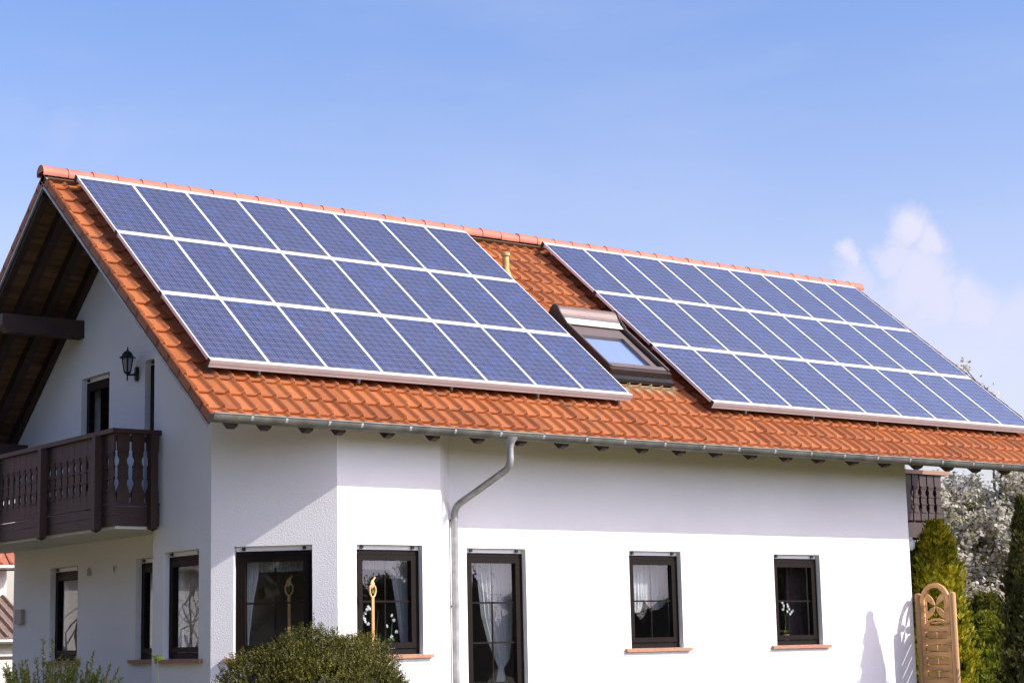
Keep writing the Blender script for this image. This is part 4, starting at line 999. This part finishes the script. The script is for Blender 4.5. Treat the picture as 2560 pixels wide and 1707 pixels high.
w = bpy.data.worlds.new('World'); bpy.context.scene.world = w; w.use_nodes = True
nt = w.node_tree
for n in list(nt.nodes): nt.nodes.remove(n)
g = NT(nt); out = g.n('ShaderNodeOutputWorld'); bg = g.n('ShaderNodeBackground')
SKY = .15
bg.inputs['Strength'].default_value = SKY
sky = g.n('ShaderNodeTexSky', _sky_type='NISHITA'); sky.sun_disc = False; sky.sun_elevation = EL; sky.sun_rotation = math.pi - AZ
sky.air_density = 1.0; sky.dust_density = 1.2; sky.ozone_density = 1.6; sky.altitude = 150
tc = g.n('ShaderNodeTexCoord'); dirv = tc.outputs['Generated']
nz = g.n('ShaderNodeTexNoise', Scale=22., Detail=6., Roughness=.6); g.l(dirv, nz.inputs['Vector'])
sb = g.n('ShaderNodeVectorMath', _operation='SUBTRACT'); g.l(nz.outputs['Color'], sb.inputs[0]); sb.inputs[1].default_value = (.5, .5, .5)
sc = g.n('ShaderNodeVectorMath', _operation='SCALE', Scale=.045); g.l(sb.outputs[0], sc.inputs[0])
ad = g.n('ShaderNodeVectorMath', _operation='ADD'); g.l(dirv, ad.inputs[0]); g.l(sc.outputs[0], ad.inputs[1])
puffs = CLOUDS = [((.7249, .6584, .2020), .0), ]
def px_dir(px, py):
    R = ((0.79423, -0.60728, -0.01975),)
    return None
CL = [(2258, 572, 62, 1.), (2318, 622, 50, .95), (2225, 640, 55, .8), (2280, 700, 95, .85), (2105, 640, 38, .95), (2125, 690, 62, .6), (2160, 740, 80, .5), (2240, 790, 120, .6), (2330, 750, 75, .85), (2430, 765, 80, .8), (2530, 800, 90, .6), (2420, 860, 130, .35), (60, 300, 60, .05), (160, 325, 60, .07), (270, 350, 60, .05)]
cam_loc = Vector((-10.4048, -23.3282, 1.4503)); yaw, pit, rol = .65278, .16140, -.02132
fwd = Vector((math.sin(yaw) * math.cos(pit), math.cos(yaw) * math.cos(pit), math.sin(pit))); rt = Vector((math.cos(yaw), -math.sin(yaw), 0)); upv = rt.cross(fwd)
r2 = rt * math.cos(rol) + upv * math.sin(rol); u2 = -rt * math.sin(rol) + upv * math.cos(rol)
mask = None
for (px, py, rr, amp) in CL:
    d = (fwd + r2 * ((px - 1280) / 4673.3) - u2 * ((py - 853.5) / 4673.3)).normalized()
    ds = g.n('ShaderNodeVectorMath', _operation='DISTANCE'); g.l(ad.outputs[0], ds.inputs[0]); ds.inputs[1].default_value = d
    mr = g.n('ShaderNodeMapRange', _interpolation_type='SMOOTHSTEP'); g.l(ds.outputs['Value'], mr.inputs['Value'])
    R_ = rr / 4673.3; mr.inputs['From Min'].default_value = R_ * .35; mr.inputs['From Max'].default_value = R_ * 1.25; mr.inputs['To Min'].default_value = amp; mr.inputs['To Max'].default_value = 0
    mask = mr.outputs[0] if mask is None else g.math('MAXIMUM', mask, mr.outputs[0])
# faint high veil
mp = g.n('ShaderNodeMapping'); mp.inputs['Scale'].default_value = (2., 2., 9.); g.l(dirv, mp.inputs[0])
nv = g.n('ShaderNodeTexNoise', Scale=2.2, Detail=6., Roughness=.55); g.l(mp.outputs[0], nv.inputs['Vector'])
veil = g.math('MULTIPLY', g.ramp(nv.outputs[0], [(.45, (0, 0, 0)), (.8, (1, 1, 1))]), .16)
SKYTINT = (1.22, 1.045, 1.17)
base = g.mix(1., sky.outputs[0], SKYTINT, 'MULTIPLY')
# the hazy half of the sky around the sun is brighter than the clear half away from it
dt = g.n('ShaderNodeVectorMath', _operation='DOT_PRODUCT'); g.l(dirv, dt.inputs[0]); dt.inputs[1].default_value = (math.sin(AZ), -math.cos(AZ), 0)
hz = g.n('ShaderNodeMapRange', _interpolation_type='SMOOTHSTEP'); g.l(dt.outputs['Value'], hz.inputs['Value'])
hz.inputs['From Min'].default_value = -.05; hz.inputs['From Max'].default_value = .5
sz = g.n('ShaderNodeSeparateXYZ'); g.l(dirv, sz.inputs[0])
clear = g.ramp(sz.outputs[2], [(.06, (.50, .47, .44)), (.14, (.645, .585, .53)), (.34, (.425, .525, .59)), (.7, (.40, .48, .55))])
hazy = g.ramp(sz.outputs[2], [(.0, (.50, .66, 1.08)), (.10, (.80, .92, 1.12)), (.35, (1.17, 1.09, 1.0))])
base = g.mix(1., base, g.mix(hz.outputs[0], clear, hazy), 'MULTIPLY')
white = g.n('ShaderNodeRGB'); white.outputs[0].default_value = (2.4, 2.4, 2.95, 1)
c0 = g.mix(veil, base, white.outputs[0]); c1 = g.mix(mask, c0, white.outputs[0])
g.l(c1, bg.inputs['Color']); g.l(bg.outputs[0], out.inputs[0])

# ------------------------------------------------------------------ camera
cam = bpy.data.cameras.new('camera'); cam.sensor_width = 36; cam.sensor_fit = 'HORIZONTAL'; cam.lens = 65.718; cam.clip_start = .1; cam.clip_end = 2000
co = bpy.data.objects.new('camera', cam); C.objects.link(co)
mat = Matrix((r2, u2, -fwd)).transposed().to_4x4(); mat.translation = cam_loc; co.matrix_world = mat
sc_ = bpy.context.scene; sc_.camera = co
sc_.view_settings.view_transform = 'Standard'; sc_.view_settings.look = 'None'; sc_.view_settings.exposure = 1.15; sc_.view_settings.gamma = 1
sc_.render.engine = 'CYCLES'
sc_.cycles.max_bounces = 10; sc_.cycles.transparent_max_bounces = 24; sc_.cycles.caustics_reflective = False; sc_.cycles.caustics_refractive = False
